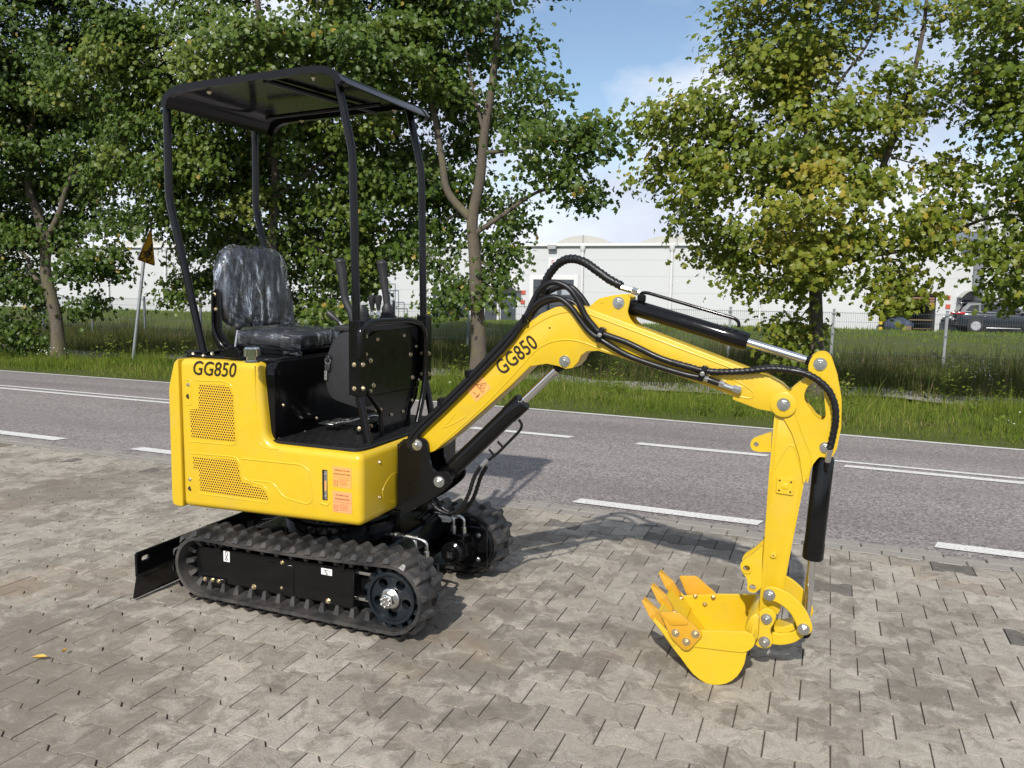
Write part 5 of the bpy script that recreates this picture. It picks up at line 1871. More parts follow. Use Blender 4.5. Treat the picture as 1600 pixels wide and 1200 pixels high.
def film():
    m, nt, b = new_mat('clear_wrinkled_plastic_film')
    nt.nodes.remove(b)
    gl = N(nt, 'BsdfGlossy', Roughness=.07); gl.inputs[0].default_value = (.95, .97, 1, 1)
    df = N(nt, 'BsdfDiffuse'); df.inputs[0].default_value = (.30, .31, .33, 1)
    tr = N(nt, 'BsdfTransparent'); tr.inputs[0].default_value = (.93, .94, .95, 1)
    nz = noise(nt, 11, 4, .55, 'Object', 1.8, (1, 1, .40))
    bn_ = N(nt, 'Bump', Strength=.8, Distance=.03); nt.links.new(nz, bn_.inputs['Height'])
    for s in (gl, df): nt.links.new(bn_.outputs[0], s.inputs['Normal'])
    a = N(nt, 'MixShader'); nt.links.new(ramp(nt, noise(nt, 14, 5, .6, 'Object', 1.0, (1, 1, .3)), [(.35, .55), (.75, .95)]), a.inputs[0])
    nt.links.new(df.outputs[0], a.inputs[1]); nt.links.new(gl.outputs[0], a.inputs[2])
    f = N(nt, 'MixShader'); nt.links.new(ramp(nt, noise(nt, 10, 5, .62, 'Object', 2.2, (1, 1.3, .36)), [(.42, .06), (.57, .22), (.66, .90)]), f.inputs[0])
    nt.links.new(tr.outputs[0], f.inputs[1]); nt.links.new(a.outputs[0], f.inputs[2])
    nt.links.new(f.outputs[0], nt.nodes['Material Output'].inputs[0])
    return m


MT['film'] = film()
seat = cushion('seat_cushion', (-2.345, 3.125, 1.172), .170, .225, .034, MT['vinyl'], EX, 5, R(1))
cushion('plastic_wrap', (-2.345, 3.125, 1.172), .172, .228, .037, MT['film'], seat, 5, R(1), 0, 54, .0065, 3)
tilt = R(7)
sback = cushion('seat_back', (-2.575, 3.145, 1.395), .040, .250, .185, MT['vinyl'], EX, 4.5, -tilt, .20)
cushion('plastic_wrap', (-2.573, 3.145, 1.393), .046, .256, .192, MT['film'], sback, 4.5, -tilt, .19, 60, .0075, 5)
# folded corners of the wrap
for (c, sc) in (((-2.19, 2.93, 1.145), 1.0), ((-2.52, 3.39, 1.235), .8)):
    V = []
    rr = random.Random(4)
    for i in range(5):
        for j in range(5):
            V.append(Vector((c[0] + (i - 2) * .022 * sc + rr.uniform(-.004, .004), c[1] - .004 + rr.uniform(-.012, .008), c[2] + (j - 3) * .012 * sc + rr.uniform(-.003, .003))))
    mk('wrap_fold', V, [(i * 5 + j, (i + 1) * 5 + j, (i + 1) * 5 + j + 1, i * 5 + j + 1) for i in range(4) for j in range(4)], MT['film'], seat, True)
for y in (2.885, 3.405):
    sb = prism('seat_bracket', round_poly([(-2.60, 1.36), (-2.57, 1.40), (-2.55, 1.37), (-2.545, 1.20), (-2.50, 1.135), (-2.43, 1.105), (-2.56, 1.105), (-2.60, 1.18)], .02, 4), y - .006, y + .006, MT['black'], EX, bev=.002, seg=1)
    for x, z in ((-2.578, 1.365), (-2.572, 1.30)): bolt(Vector((x, y - .006 if y < 3.1 else y + .006, z)), .010, sb, (0, -1 if y < 3.1 else 1, 0))
tube('seat_rail', rounded([Vector((-2.58, 2.872, 1.37)), Vector((-2.585, 2.872, 1.20)), Vector((-2.52, 2.872, 1.118)), Vector((-2.42, 2.872, 1.112))], .06), .007, MT['black'], EX, 8)
# recline lever, filler cap, hinge plate
a, b = PY(366, 552, 2.84), PY(372, 512, 2.86)
lv = rod('recline_lever', a, b, .0055, MT['steel'], EX, 10)
bm = bmesh.new(); bmesh.ops.create_uvsphere(bm, u_segments=16, v_segments=10, radius=.018, matrix=Matrix.Translation(b + Vector((0, 0, .006))))
bm_obj('lever_knob', bm, MT['plastic'], lv, True)
c = PZ(394, 566, 1.104)
cap = lathe('filler_cap', c, c + Vector((0, 0, .062)), [(0, .030), (.12, .030), (.14, .022), (.38, .022), (.40, .031), (.9, .031), (1, .026)], MT['chrome'], EX, 18)
for k in range(12):
    a = R(30 * k); box('cap_rib', (c.x + .0305 * math.cos(a) - .002, c.y + .0305 * math.sin(a) - .002, c.z + .028), (c.x + .0305 * math.cos(a) + .002, c.y + .0305 * math.sin(a) + .002, c.z + .054), MT['chrome'], cap)
p = PZ(360, 560, 1.104)
prism('hinge_plate', [(p.x + .045 * math.cos(a), p.z + .052 * math.sin(a)) for a in [math.pi * k / 12 for k in range(13)]], p.y + .01, p.y + .018, MT['black'], EX, bev=.002, seg=1)

# ---------------------------------------------------------------- canopy
RW = (2.775, 3.525)
rp = [PY(a, b, RW[0]) for a, b in ((251, 166), (254, 154), (260, 144), (272, 136), (292, 131), (340, 124), (410, 114), (470, 106), (500, 104), (514, 107), (525, 114), (533, 126))]
rp = catmull([Vector((p.x, 0, p.z)) for p in rp], 4)
def sheet(name, y0, y1, th, mat, par, dz=0):
    V, Fc = [], []
    n_ = len(rp)
    for i, p in enumerate(rp):
        t = (rp[min(i + 1, n_ - 1)] - rp[max(i - 1, 0)]).normalized(); nr = Vector((-t.z, 0, t.x))
        for y, d in ((y0, dz), (y1, dz), (y1, dz - th), (y0, dz - th)):
            q = p + nr * d; V.append((q.x, y, q.z))
    for i in range(n_ - 1):
        for k in range(4):
            l = (k + 1) % 4
            Fc.append((i * 4 + k, i * 4 + l, (i + 1) * 4 + l, (i + 1) * 4 + k))
    Fc += [(3, 2, 1, 0), tuple(range(4 * n_ - 4, 4 * n_))]
    o = mk(name, V, Fc, mat, par, True); o.data.set_sharp_from_angle(angle=R(35)); return o
roof = sheet('canopy_roof', RW[0] + .004, RW[1] - .004, .006, MT['black'], EX)
for y in (RW[0], RW[1] - .03): sheet('edge_rail', y, y + .028, .028, MT['black'], roof, .004)
fx_, rx_ = rp[-8], rp[10]
for x in (-2.16,):
    z = min(p.z for p in rp if abs(p.x - x) < .06) - .02
    tube('roof_rib', [Vector((x - .06, RW[0] + .03, z)), Vector((x + .05, RW[1] - .03, z))], .012, MT['black'], roof, 8)
tube('roof_rib', [Vector((-2.55, YC + .1, 2.205)), Vector((-1.95, YC + .12, 2.235))], .010, MT['black'], roof, 8)
for xq in (-1.99, -2.52):
    z = min(p.z for p in rp if abs(p.x - xq) < .05)
    for y in (RW[0] + .045, RW[1] - .06): bolt(Vector((xq, y, z - .03)), .012, roof, (0, 0, -1)); bolt(Vector((xq, y, z + .005)), .012, roof, (0, 0, 1))
YP0, YP1 = 2.85, 3.44
def post(pts, y, nm='canopy_post'):
    P = [PY(a, b, YP0) for a, b in pts]
    P = [Vector((p.x, y, p.z)) for p in P]
    return tube(nm, rounded(P, .04, 5), .0172, MT['black'], EX, 14)
REAR = ((260.5, 152), (264, 308), (318.5, 553))
FRONT = ((526, 118), (551, 238), (557, 505), (558, 600), (576, 694))
for y in (YP0, YP1):
    po = post(REAR, y)
    e = PY(318.5, 553, YP0)
    box('foot_plate', (e.x - .06, y - .045, 1.104), (e.x + .06, y + .045, 1.113), MT['black'], po, .003, 1)
    po = post(FRONT, y)
    a, b = PY(557, 500, YP0), PY(558, 618, YP0)
    sl_ = box('post_sleeve', (a.x - .024, y - .026, b.z), (a.x + .032, y + .026, a.z), MT['black'], po, .004, 1)
    for py in (569, 606):
        p = PY(560, py, YP0); bolt(Vector((a.x + .032, y - .004, p.z)), .011, sl_, (1, 0, 0)); bolt(Vector((a.x + .004, y - .026, p.z)), .010, sl_, (0, -1, 0))
XCN = -1.812
lp = [PX(a, b, XCN + .03) for a, b in ((563, 560), (563, 518), (570, 506), (590, 502), (640, 500), (657, 506), (664, 522), (665, 580), (662, 612), (652, 660))]
tube('guard_loop', rounded(lp, .05, 4), .014, MT['black'], EX, 12)
tube('guard_strut', rounded([PX(a, b, XCN + .02) for a, b in ((571, 560), (573, 612), (595, 645), (597, 694))], .03, 4), .010, MT['black'], EX, 10)

# ---------------------------------------------------------------- console, levers, pedals
YZ = lambda pts, X: [(PX(a, b, X).y, PX(a, b, X).z) for a, b in pts]
cp = prism('console_plate', round_poly(YZ(((569, 533), (586, 518), (615, 513), (640, 517), (651, 532), (656, 560), (655, 604), (579, 619), (573, 600)), XCN), .012, 3), XCN - .008, XCN, MT['black'], EX, axis='X', bev=.002, seg=1)
prism('lower_plate', YZ(((579, 619), (655, 604), (652, 622), (643, 640), (641, 692), (604, 694), (597, 650)), XCN), XCN - .012, XCN - .003, MT['black'], cp, axis='X', bev=.002, seg=1)
k3 = ZM(480, 390, 3.6375)
for zx, zy in ((400, 510), (551, 488), (620, 550), (586, 596), (360, 630), (335, 595), (598, 726), (376, 772), (636, 738), (361, 803), (417, 908), (478, 938), (544, 920), (597, 857), (584, 1022), (439, 1073), (336, 493)):
    bolt(PX(*k3(zx, zy), XCN), .0085 if zx not in (586, 360, 598, 376) else .011, cp, (1, 0, 0))
x0 = PY(511, 580, 2.90).x
con = prism('console_box', round_poly([(x0 - .005, 1.02), (x0 + .02, .935), (XCN - .01, .900), (XCN - .01, 1.235), (x0 + .07, 1.225), (x0 + .012, 1.14)], [.05, .06, .01, .01, .05, .05], 5), 2.885, 3.40, MT['plastic'], EX, bev=.018, seg=3)
box('console_top', (x0 + .05, 2.88, 1.228), (XCN + .015, 3.41, 1.252), MT['plastic'], con, .006, 2)


def lever(pts, Yd, r0, r1, boot=True, nm='joystick'):
    """pts from the base up, in picture coordinates at depth Yd"""
    P = [PY(a, b, Yd) for a, b in pts]
    P = catmull(P, 14)
    n_ = len(P)
    rad = []
    for i in range(n_):
        t = i / (n_ - 1)
        r = r0 + (r1 - r0) * max(0, (t - .35) / .65) ** 1.5
        if t > .86: r *= math.sqrt(max(.02, 1 - ((t - .86) / .141) ** 2))
        rad.append(r)
    return tube(nm, P, rad, MT['plastic'], EX, 14)


l1 = lever(((552, 505), (548, 488), (540, 470), (537, 450), (535, 430), (532, 412), (533, 403)), 2.97, .0165, .0265)
l2 = lever(((606, 497), (605, 480), (603, 462), (600, 440), (598, 424), (597, 414), (597, 406)), 3.25, .0165, .0275)
for px, py, Yd in ((606, 497, 3.25), (566, 497, 3.02)):
    p = PY(px, py, Yd)
    p.z = 1.252
    rings = [(0, .050), (.12, .052), (.14, .040), (.32, .042), (.34, .032), (.52, .034), (.54, .026), (.75, .027), (1, .016)]
    lathe('lever_boot', p, p + Vector((-.004, 0, .085)), rings, MT['plastic'], EX, 20)
for px in (581, 591):
    a, b, c2 = PY(px + .5, 492, 3.12), PY(px + .5, 483, 3.12), PY(px, 461, 3.12)
    sl2 = rod('lever_stem', a - Vector((0, 0, .03)), b, .006, MT['steel'], EX, 8)
    lathe('lever_grip', b - Vector((0, 0, .005)), c2, [(0, .008), (.3, .011), (.75, .017), (.92, .017), (1, .010)], MT['plastic'], sl2, 14)
    lathe('lever_nut', a, a + Vector((0, 0, .012)), [(0, .012), (1, .011)], MT['steel'], sl2, 6)
a, b, c2 = PY(541, 515, 2.93), PY(530, 503, 2.93), PY(512, 488, 2.93)
th_ = rod('throttle_stem', a, b, .005, MT['steel'], EX, 8)
lathe('throttle_grip', b, c2, [(0, .008), (.3, .011), (.8, .0165), (.93, .0165), (1, .009)], MT['plastic'], th_, 14)
a, b = PY(543, 535, 2.93), PY(541, 511, 2.93)
rings = []
for k in range(5): rings += [(k / 5, .026), (k / 5 + .08, .030), (k / 5 + .12, .030), (k / 5 + .18, .026)]
lathe('bellows', a, b, rings + [(1, .02)], MT['plastic'], EX, 20)
# ignition keys hanging from the console side
p = PY(512, 560, 2.875)
tube('key_ring', [p + Vector((.013 * math.cos(k * .45), 0, -.01 + .013 * math.sin(k * .45))) for k in range(15)], .0022, MT['steel'], EX, 6)
box('key_head', (p.x - .016, p.y - .004, p.z - .055), (p.x + .010, p.y + .004, p.z - .020), MT['plastic'], EX, .004, 1)
box('key_blade', (p.x - .018, p.y - .0015, p.z - .095), (p.x - .004, p.y + .0015, p.z - .053), MT['steel'], EX, .001, 1)
rod('ignition_lock', p + Vector((.012, .03, .002)), p + Vector((0, -.004, .002)), .012, MT['plastic'], EX, 14)
# pedals
for y, xo in ((3.02, 0), (3.10, .012)):
    p = PZ(520, 676, .765); 
    x = -1.93 + xo
    pd = tube('pedal_arm', rounded([Vector((x - .13, y, .800)), Vector((x - .04, y, .812)), Vector((x + .04, y, .838)), Vector((x + .075, y, .835))], .03, 4), .008, MT['steel'], EX, 8)
    box('pedal_plate', (x - .175, y - .034, .795), (x - .095, y + .034, .803), MT['steel'], pd, .003, 1)
    lathe('pedal_pivot', (x + .03, y - .02, .79), (x + .03, y + .02, .79), [(0, .016), (1, .016)], MT['black'], pd, 14)
    bolt(Vector((x + .03, y - .02, .79)), .011, pd)
    box('pedal_stand', (x + .01, y - .016, .765), (x + .05, y + .016, .80), MT['black'], pd, .003, 1)
# ---------------------------------------------------------------- swing bracket, boom, dipper, bucket
YB0, YB1, YBC = 2.985, 3.095, 3.04
R3 = ZM(620, 380, 2.2222)
k6 = ZM(600, 560, 4.446)
Yp = 2.966
bpts = [k6(*p) for p in ((104, 612), (190, 562), (255, 552), (295, 575), (306, 625), (322, 735), (352, 782), (425, 786), (462, 812), (470, 850), (440, 900), (330, 985), (240, 1030), (108, 1062))]
sw = prism('boom_bracket', smooth_loop(XZ(bpts, Yp), 3), Yp, Yp + .014, MT['black'], EX, bev=.003, seg=1)
prism('far_plate', smooth_loop(XZ(bpts, Yp), 3), 3.10, 3.114, MT['black'], sw, bev=.003, seg=1)
core = [k6(*p) for p in ((104, 640), (230, 700), (260, 800), (330, 880), (300, 980), (108, 1040))]
prism('bracket_core', XZ(core, Yp), Yp + .016, 3.098, MT['black'], sw, bev=.006, seg=1)
box('bracket_mount', (-1.76, 2.99, .44), (-1.66, 3.50, .74), MT['black'], EX, .01, 1)
a = PX(626, 690, -1.70)
prism('front_bulkhead', [(3.005, .47), (3.56, .47), (3.56, .748), (3.005, .748)], -1.702, -1.692, MT['black'], EX, axis='X', bev=.004, seg=1)


def pin(px, py, Y, r, par, back=None, name='pivot_pin'):
    p = PY(px, py, Y)
    b_ = bolt(p, r, par, (0, -1, 0), 'pin', 'steel', name)
    return p


BOOM = [(62, 690), (80, 655), (150, 585), (265, 468), (400, 333), (450, 283), (500, 245), (550, 222), (600, 214), (650, 222), (700, 240), (865, 302), (1040, 370), (1215, 438), (1285, 462), (1335, 492), (1365, 520), (1378, 552), (1368, 578), (1345, 588), (1300, 585), (1255, 577), (1165, 543), (1167, 530), (1050, 487), (900, 437), (760, 392), (700, 374), (660, 376), (640, 390), (630, 412), (610, 434), (585, 437), (560, 427), (520, 419), (463, 428), (400, 490), (300, 580), (200, 668), (130, 722), (95, 735), (68, 718)]
boom = prism('boom', XZ([R3(*p) for p in BOOM], YB0), YB0, YB1, MT['yellow'], EX, bev=.0035, seg=2, ang=35)
# cylinder lug plates on the crown of the boom
LUGP = [(655, 232), (700, 192), (745, 182), (790, 175), (812, 186), (806, 215), (800, 240), (812, 268), (832, 288), (870, 312), (860, 325), (760, 285)]
for y in (YB0 + .004, YB1 - .018): prism('cylinder_lug', round_poly(XZ([R3(*p) for p in LUGP], YB0 + .004), .012, 3), y, y + .014, MT['yellow'], boom, bev=.003, seg=1)
# flange strip above, curved weld seam below, foot gusset
def strip(pts, r, Y=YB0, par=boom, nm='weld_seam', mat='yellow', fl=.45):
    return tube(nm, catmull([PY(*R3(*p), Y + r * fl) for p in pts], 5), r, MT[mat], par, 8)
strip(((85, 668), (270, 482), (405, 348), (460, 298), (520, 260), (580, 240), (640, 240), (700, 258), (870, 322), (1210, 452)), .0045)
strip(((150, 700), (300, 565), (420, 440), (480, 375), (530, 345), (590, 335), (650, 345), (720, 372), (860, 418), (1160, 520)), .0045)
strip(((205, 590), (180, 620), (160, 640), (200, 625), (240, 600)), .004)
strip(((1165, 470), (1215, 498), (1238, 520), (1228, 538), (1180, 530)), .004)
lathe('grease_hole', PY(*R3(531, 294), YB0 + .001), PY(*R3(531, 294), YB0 - .001), [(0, .004), (1, .004)], MT['letter'], boom, 10)
tp2 = PY(*R3(712, 201), YB0 + .004); lathe('weld_dot', tp2, tp2 + Vector((0, -.0015, 0)), [(0, .010), (1, .009)], MT['yellow'], boom, 14)
# lettering and warning sticker on the boom
pa, pb = PY(*R3(352, 443), YB0), PY(*R3(482, 337), YB0)
d = (pb - pa)
n_up = Vector((-d.z, 0, d.x))
text('lettering', 'GG850', .088, (pa + pb) / 2 + Vector((0, -.0014, 0)), d, n_up, MT['letter'], boom, shear=.0, off=.0008, sx=.78)
c0, c1, c2, c3 = [PY(725 + a / 24, 585 + b / 24, YB0) for a, b in ((130, 610), (665, 75), (1025, 500), (470, 1050))]
stq = [(p.x, p.z) for p in (c0, c1, c2, c3)]
bst_ = prism('warning_sticker', round_poly(stq, .004, 2), YB0 - .0012, YB0 - .0003, MT['orange'], boom, bev=0)
def SQ(a, b): return PY(725 + a / 24, 585 + b / 24, YB0 - .0018)
tube('warning_triangle', [SQ(480, 385), SQ(825, 320), SQ(710, 665), SQ(480, 385)], .0012, MT['ink'], bst_, 5)
for pts in (((620, 430), (650, 460), (620, 520)), ((710, 370), (705, 420)), ((705, 480), (705, 540)), ((600, 430), (660, 400)), ((340, 660), (380, 700), (430, 760)), ((440, 880), (480, 830), (540, 790), (600, 720)), ((500, 850), (560, 760)), ((480, 790), (540, 860))):
    tube('pictogram', [SQ(*p) for p in pts], .0014, MT['ink'], bst_, 5)
tube('print_rule', [SQ(400, 345), SQ(725, 745)], .0006, MT['ink'], bst_, 4)

# pins with washers
pin(*R3(70, 700), Yp, .026, sw)
pin(*R3(147, 828), Yp, .026, sw)
pin(*R3(583, 410), YB0, .024, boom)
pin(*R3(770, 207), YB0 + .004, .024, boom)
for zx, zy in ((147, 828), (70, 700)):
    p = PY(*R3(zx, zy), Yp); rod('pin_shaft', p + Vector((0, .0, 0)), Vector((p.x, 3.12, p.z)), .017, MT['steel'], sw, 14)
# lifting eye block under the boom behind the pin
p = PY(*R3(600, 418), YB1)


def hyd(name, foot, b0, b1, head, Rb, Rr, Y, side_tube=None, nm_suffix=''):
    """hydraulic cylinder; all points in picture coordinates at depth Y"""
    f, s, e, h = [PY(*R3(*p), Y) for p in (foot, b0, b1, head)]
    ax = (h - f).normalized()
    s = f + ax * (s - f).dot(ax); e = f + ax * (e - f).dot(ax)
    L = (e - s).length
    g_ = .012 / L
    cyl = lathe(name, s, e, [(0, Rb * .8), (.02, Rb), (.80, Rb), (.802, Rb * 1.07), (1 - g_ * .4, Rb * 1.07), (1, Rb * .98)], MT['black'], EX, 26)
    rod('rod', e - ax * .01, h - ax * .045, Rr, MT['chrome'], cyl, 20, .05)
    lathe('rod_end', h - ax * .05, h - ax * .012, [(0, Rr * 1.02), (.3, Rr * 1.3), (1, Rr * 1.3)], MT['black'], cyl, 16)
    for c_ in (f, h):
        lathe('eye', Vector((c_.x, Y - .026, c_.z)), Vector((c_.x, Y + .026, c_.z)), [(0, Rr * 1.9), (1, Rr * 1.9)], MT['black'], cyl, 20)
    rod('foot_neck', f, s + ax * .01, Rb * .7, MT['black'], cyl, 16)
    return cyl, f, s, e, h, ax


# boom lift cylinder
c1_, f, s, e, h, ax = hyd('lift_cylinder', (147, 828), (195, 782), (445, 555), (583, 410), .0365, .0170, YBC - .005)
off = PY(*R3(400, 660), YBC - .03)
tube('oil_tube', rounded([PY(*R3(*p), YBC - .03) for p in ((424, 612), (436, 632), (428, 650), (356, 724), (318, 754))], .02, 4), .006, MT['black'], c1_, 8)
for p_ in (((350, 688), (370, 710)), ((320, 716), (340, 738))): tube('tube_clip', [PY(*R3(*q), YBC - .028) for q in p_], .005, MT['black'], c1_, 6)
rod('hose_fitting', PY(*R3(316, 750), YBC - .03), PY(*R3(282, 785), YBC - .035), .0095, MT['steel'], c1_, 8)
for dx, dy_ in ((0, -.045), (22, .005)):
    hose('lift_hose', [PY(*R3(*p), YBC + dy_) for p in ((290 + dx, 775), (268 + dx, 815), (250 + dx, 870), (225 + dx, 915), (185 + dx, 938), (145 + dx, 925), (118 + dx, 895), (90 + dx, 860))], .0085, MT['hose'], c1_, True)
# dipper cylinder on top of the boom
c2_, f, s, e, h, ax = hyd('dipper_cylinder', (770, 207), (808, 212), (1225, 325), (1470, 420), .0315, .0148, YBC)
up_ = Vector((-ax.z, 0, ax.x))
P = [PY(*R3(*p), YBC - .012) for p in ((845, 195), (848, 172), (870, 172), (1175, 262), (1188, 275), (1188, 292))]
tube('oil_tube', rounded(P, .02, 4), .0065, MT['black'], c2_, 8)
box('port_block', (s.x + .035, YBC - .022, s.z + .016), (s.x + .065, YBC + .005, s.z + .045), MT['black'], c2_, .005, 1)
rod('hose_fitting', PY(*R3(845, 172), YBC - .012), PY(*R3(777, 152), YBC - .016), .0115, MT['steel'], c2_, 8)
rod('fitting_nut', PY(*R3(838, 170), YBC - .012), PY(*R3(815, 163), YBC - .013), .0145, MT['steel'], c2_, 6)
k5 = ZM(820, 380, 6.0)
hose('dipper_hose', [PY(*k5(*p), YBC - .010 + o_) for p, o_ in (((-60, 780), .05), ((40, 690), .05), ((130, 540), .05), ((190, 370), .045), ((260, 250), .04), ((350, 170), .03), ((450, 147), .02), ((560, 178), .01), ((680, 260), 0), ((800, 345), -.004), ((910, 402), -.006))], .0165, MT['hose'], c2_, True)
hose('dipper_hose', [PY(*k5(*p), YBC + .03) for p in ((-20, 760), (100, 620), (180, 560), (300, 528), (420, 540), (500, 590))], .011, MT['hose'], c2_)

# ---------------------------------------------------------------- dipper arm
k4 = ZM(960, 680, 2.857)
YD0, YD1 = 2.992, 3.088
GUS = [(1375, 505), (1405, 482), (1432, 462), (1428, 425), (1440, 395), (1462, 381), (1490, 380), (1508, 395), (1530, 460), (1545, 545), (1543, 640), (1528, 715), (1508, 748), (1468, 740), (1446, 766), (1432, 800), (1412, 838), (1398, 740), (1372, 660), (1345, 612), (1318, 590), (1340, 540)]
HOLE = [(1414, 525), (1424, 500), (1448, 482), (1470, 482), (1482, 510), (1490, 600), (1480, 616), (1458, 606), (1432, 570), (1416, 545)]
holeXZ = round_poly(XZ([R3(*p) for p in HOLE], YD0), .008, 3)
dip = prism('dipper_arm', XZ([R3(*p) for p in ((1312, 585), (1345, 578), (1365, 600), (1400, 660), (1428, 740), (1412, 830))] + [k4(*p) for p in ((852, 185), (760, 660), (742, 775), (730, 800), (648, 792), (652, 700), (667, 500), (690, 170))] + [R3(*p) for p in ((1300, 720),)], YD0 + .006), YD0 + .006, YD1 - .006, MT['yellow'], EX, bev=.0045, seg=2, ang=35)
for y in (YD0 - .002, YD1 - .014): prism('gusset_plate', [round_poly(XZ([R3(*p) for p in GUS], YD0), .010, 3), holeXZ], y, y + .016, MT['yellow'], dip, bev=.0028, seg=1)
prism('hole_sleeve', [[(x, z) for x, z in round_poly(XZ([R3(*p) for p in ((1500, 470), (1520, 540), (1522, 620), (1505, 700), (1490, 690), (1500, 600), (1492, 500))], YD0), .01, 3)]], YD0 + .014, YD1 - .014, MT['yellow'], dip, bev=.003, seg=1)
# near hub around the boom/dipper pin
c = PY(*R3(1343, 560), YB0)
lathe('hub_boss', c + Vector((0, .0, 0)), c + Vector((0, -.006, 0)), [(0, .045), (.8, .045), (1, .042)], MT['yellow'], boom, 26)
pin(*R3(1343, 560), YB0 - .006, .024, boom)
pin(*R3(1470, 420), YD0 - .002, .024, dip)
pin(*R3(1488, 710), YD0 - .002, .021, dip)
# welded edge lines and stiffener on the arm
for pts in (((1322, 600), (1312, 720), (1298, 900)), ((1384, 590), (1420, 690), (1440, 745), (1425, 830))): strip(pts, .004, YD0 + .006 if pts[0][0] < 1330 else YD0 - .002, dip)
def strip4(pts, r=.0035, Y=YD0 + .006): return tube('weld_seam', catmull([PY(*k4(*p), Y + r * .4) for p in pts], 4), r, MT['yellow'], dip, 8)
strip4(((715, 150), (760, 70), (790, 45), (810, 70), (838, 170)))
strip4(((700, 160), (680, 420), (662, 690)))
strip4(((838, 190), (800, 420), (752, 655)))
q = XZ([k4(*p) for p in ((725, 182), (802, 196), (798, 270), (720, 258))], YD0 + .002)
gp = prism('mounting_plate', round_poly(q, .004, 2), YD0 - .001, YD0 + .0052, MT['yellow'], dip, bev=.002, seg=1)
c = PY(*k4(762, 228), YD0 - .001); lathe('plate_boss', c, c + Vector((0, -.003, 0)), [(0, .0125), (.6, .0125), (1, .009)], MT['yellow'], gp, 18)
for zx, zy in ((738, 202), (789, 210), (785, 254), (735, 246)):
    c = PY(*k4(zx, zy), YD0 - .0015); lathe('screw_hole', c, c + Vector((0, -.001, 0)), [(0, .0035), (1, .0035)], MT['letter'], gp, 8)
c = PY(*k4(710, 533), YD0 + .005); lathe('grease_boss', c, c + Vector((0, -.008, 0)), [(0, .0125), (.9, .0115), (1, .0075)], MT['yellow'], dip, 16)
lathe('grease_nipple', c, c + Vector((0, -.010, 0)), [(0, .0055), (1, .0035)], MT['brass'], dip, 8)
# ears on the inner side of the arm: thumb mount with open bushes, and the upper eye
prism('thumb_eye', [round_poly(XZ([R3(*p) for p in ((1302, 655), (1262, 668), (1235, 678), (1226, 698), (1234, 718), (1255, 724), (1300, 724))], 3.03), [.0, .01, .02, .02, .02, .01, 0], 4), circle2(PY(*R3(1248, 698), 3.03).x, PY(*R3(1248, 698), 3.03).z, .0095, 14)], 3.025, 3.045, MT['yellow'], dip)
EAR = [(662, 492), (620, 530), (575, 558), (560, 580), (568, 612), (590, 640), (596, 680), (612, 698), (640, 698), (655, 680)]
for y in (YD0 + .004, YD1 - .018):
    ey = [PY(*k4(*p), YD0) for p in ((590, 595), (617, 680))]
    ea = prism('ear_plate', [round_poly(XZ([k4(*p) for p in EAR], YD0), .006, 3)] + [circle2(p.x, p.z, .0125, 16) for p in ey], y, y + .014, MT['yellow'], dip)
    for p in ey:
        V, Fc = [], []
        for yy in (y - .006, y + .014):
            for r_ in (.0195, .0128):
                V += [(p.x + r_ * math.cos(R(20 * k)), yy, p.z + r_ * math.sin(R(20 * k))) for k in range(18)]
        for k in range(18):
            j = (k + 1) % 18
            Fc += [(k, j, 18 + j, 18 + k), (k, 36 + k, 36 + j, j), (18 + k, 18 + j, 54 + j, 54 + k), (36 + k, 54 + k, 54 + j, 36 + j)]
        mk('bush', V, Fc, MT['yellow'], ea, True).data.set_sharp_from_angle(angle=R(40))

# ---------------------------------------------------------------- bucket cylinder
f4 = lambda zx, zy: PY(*k4(zx, zy), YBC)
ft, bs, be, hd = PY(*R3(1488, 710), YBC), f4(945, 95), f4(888, 552), f4(848, 868)
ax = (hd - ft).normalized()
bs = ft + ax * .035; be = ft + ax * (be - ft).dot(ax)
bc = lathe('bucket_cylinder', bs, be, [(0, .033), (.012, .0355), (.84, .0355), (.842, .0375), (.985, .0375), (1, .034)], MT['black'], EX, 26)
rod('rod', be - ax * .01, hd - ax * .03, .0155, MT['chrome'], bc, 20, .05)
rod('rod_end', hd - ax * .05, hd, .015, MT['black'], bc, 16)
lathe('eye', Vector((hd.x, YBC - .026, hd.z)), Vector((hd.x, YBC + .026, hd.z)), [(0, .024), (1, .024)], MT['black'], bc, 20)
lathe('eye', Vector((ft.x, YBC - .024, ft.z)), Vector((ft.x, YBC + .024, ft.z)), [(0, .026), (1, .026)], MT['black'], bc, 20)
hp = PY(*R3(1497, 752), YD0 - .012)
rod('hose_fitting', PY(*R3(1503, 715), YD0 - .022), PY(*R3(1495, 760), YD0 - .012), .0105, MT['steel'], bc, 8)
tube('port_elbow', rounded([PY(*R3(1495, 758), YD0 - .012), PY(*R3(1492, 785), YD0 - .008), PY(*R3(1492, 790), YBC)], .012, 4), .0085, MT['black'], bc, 8)

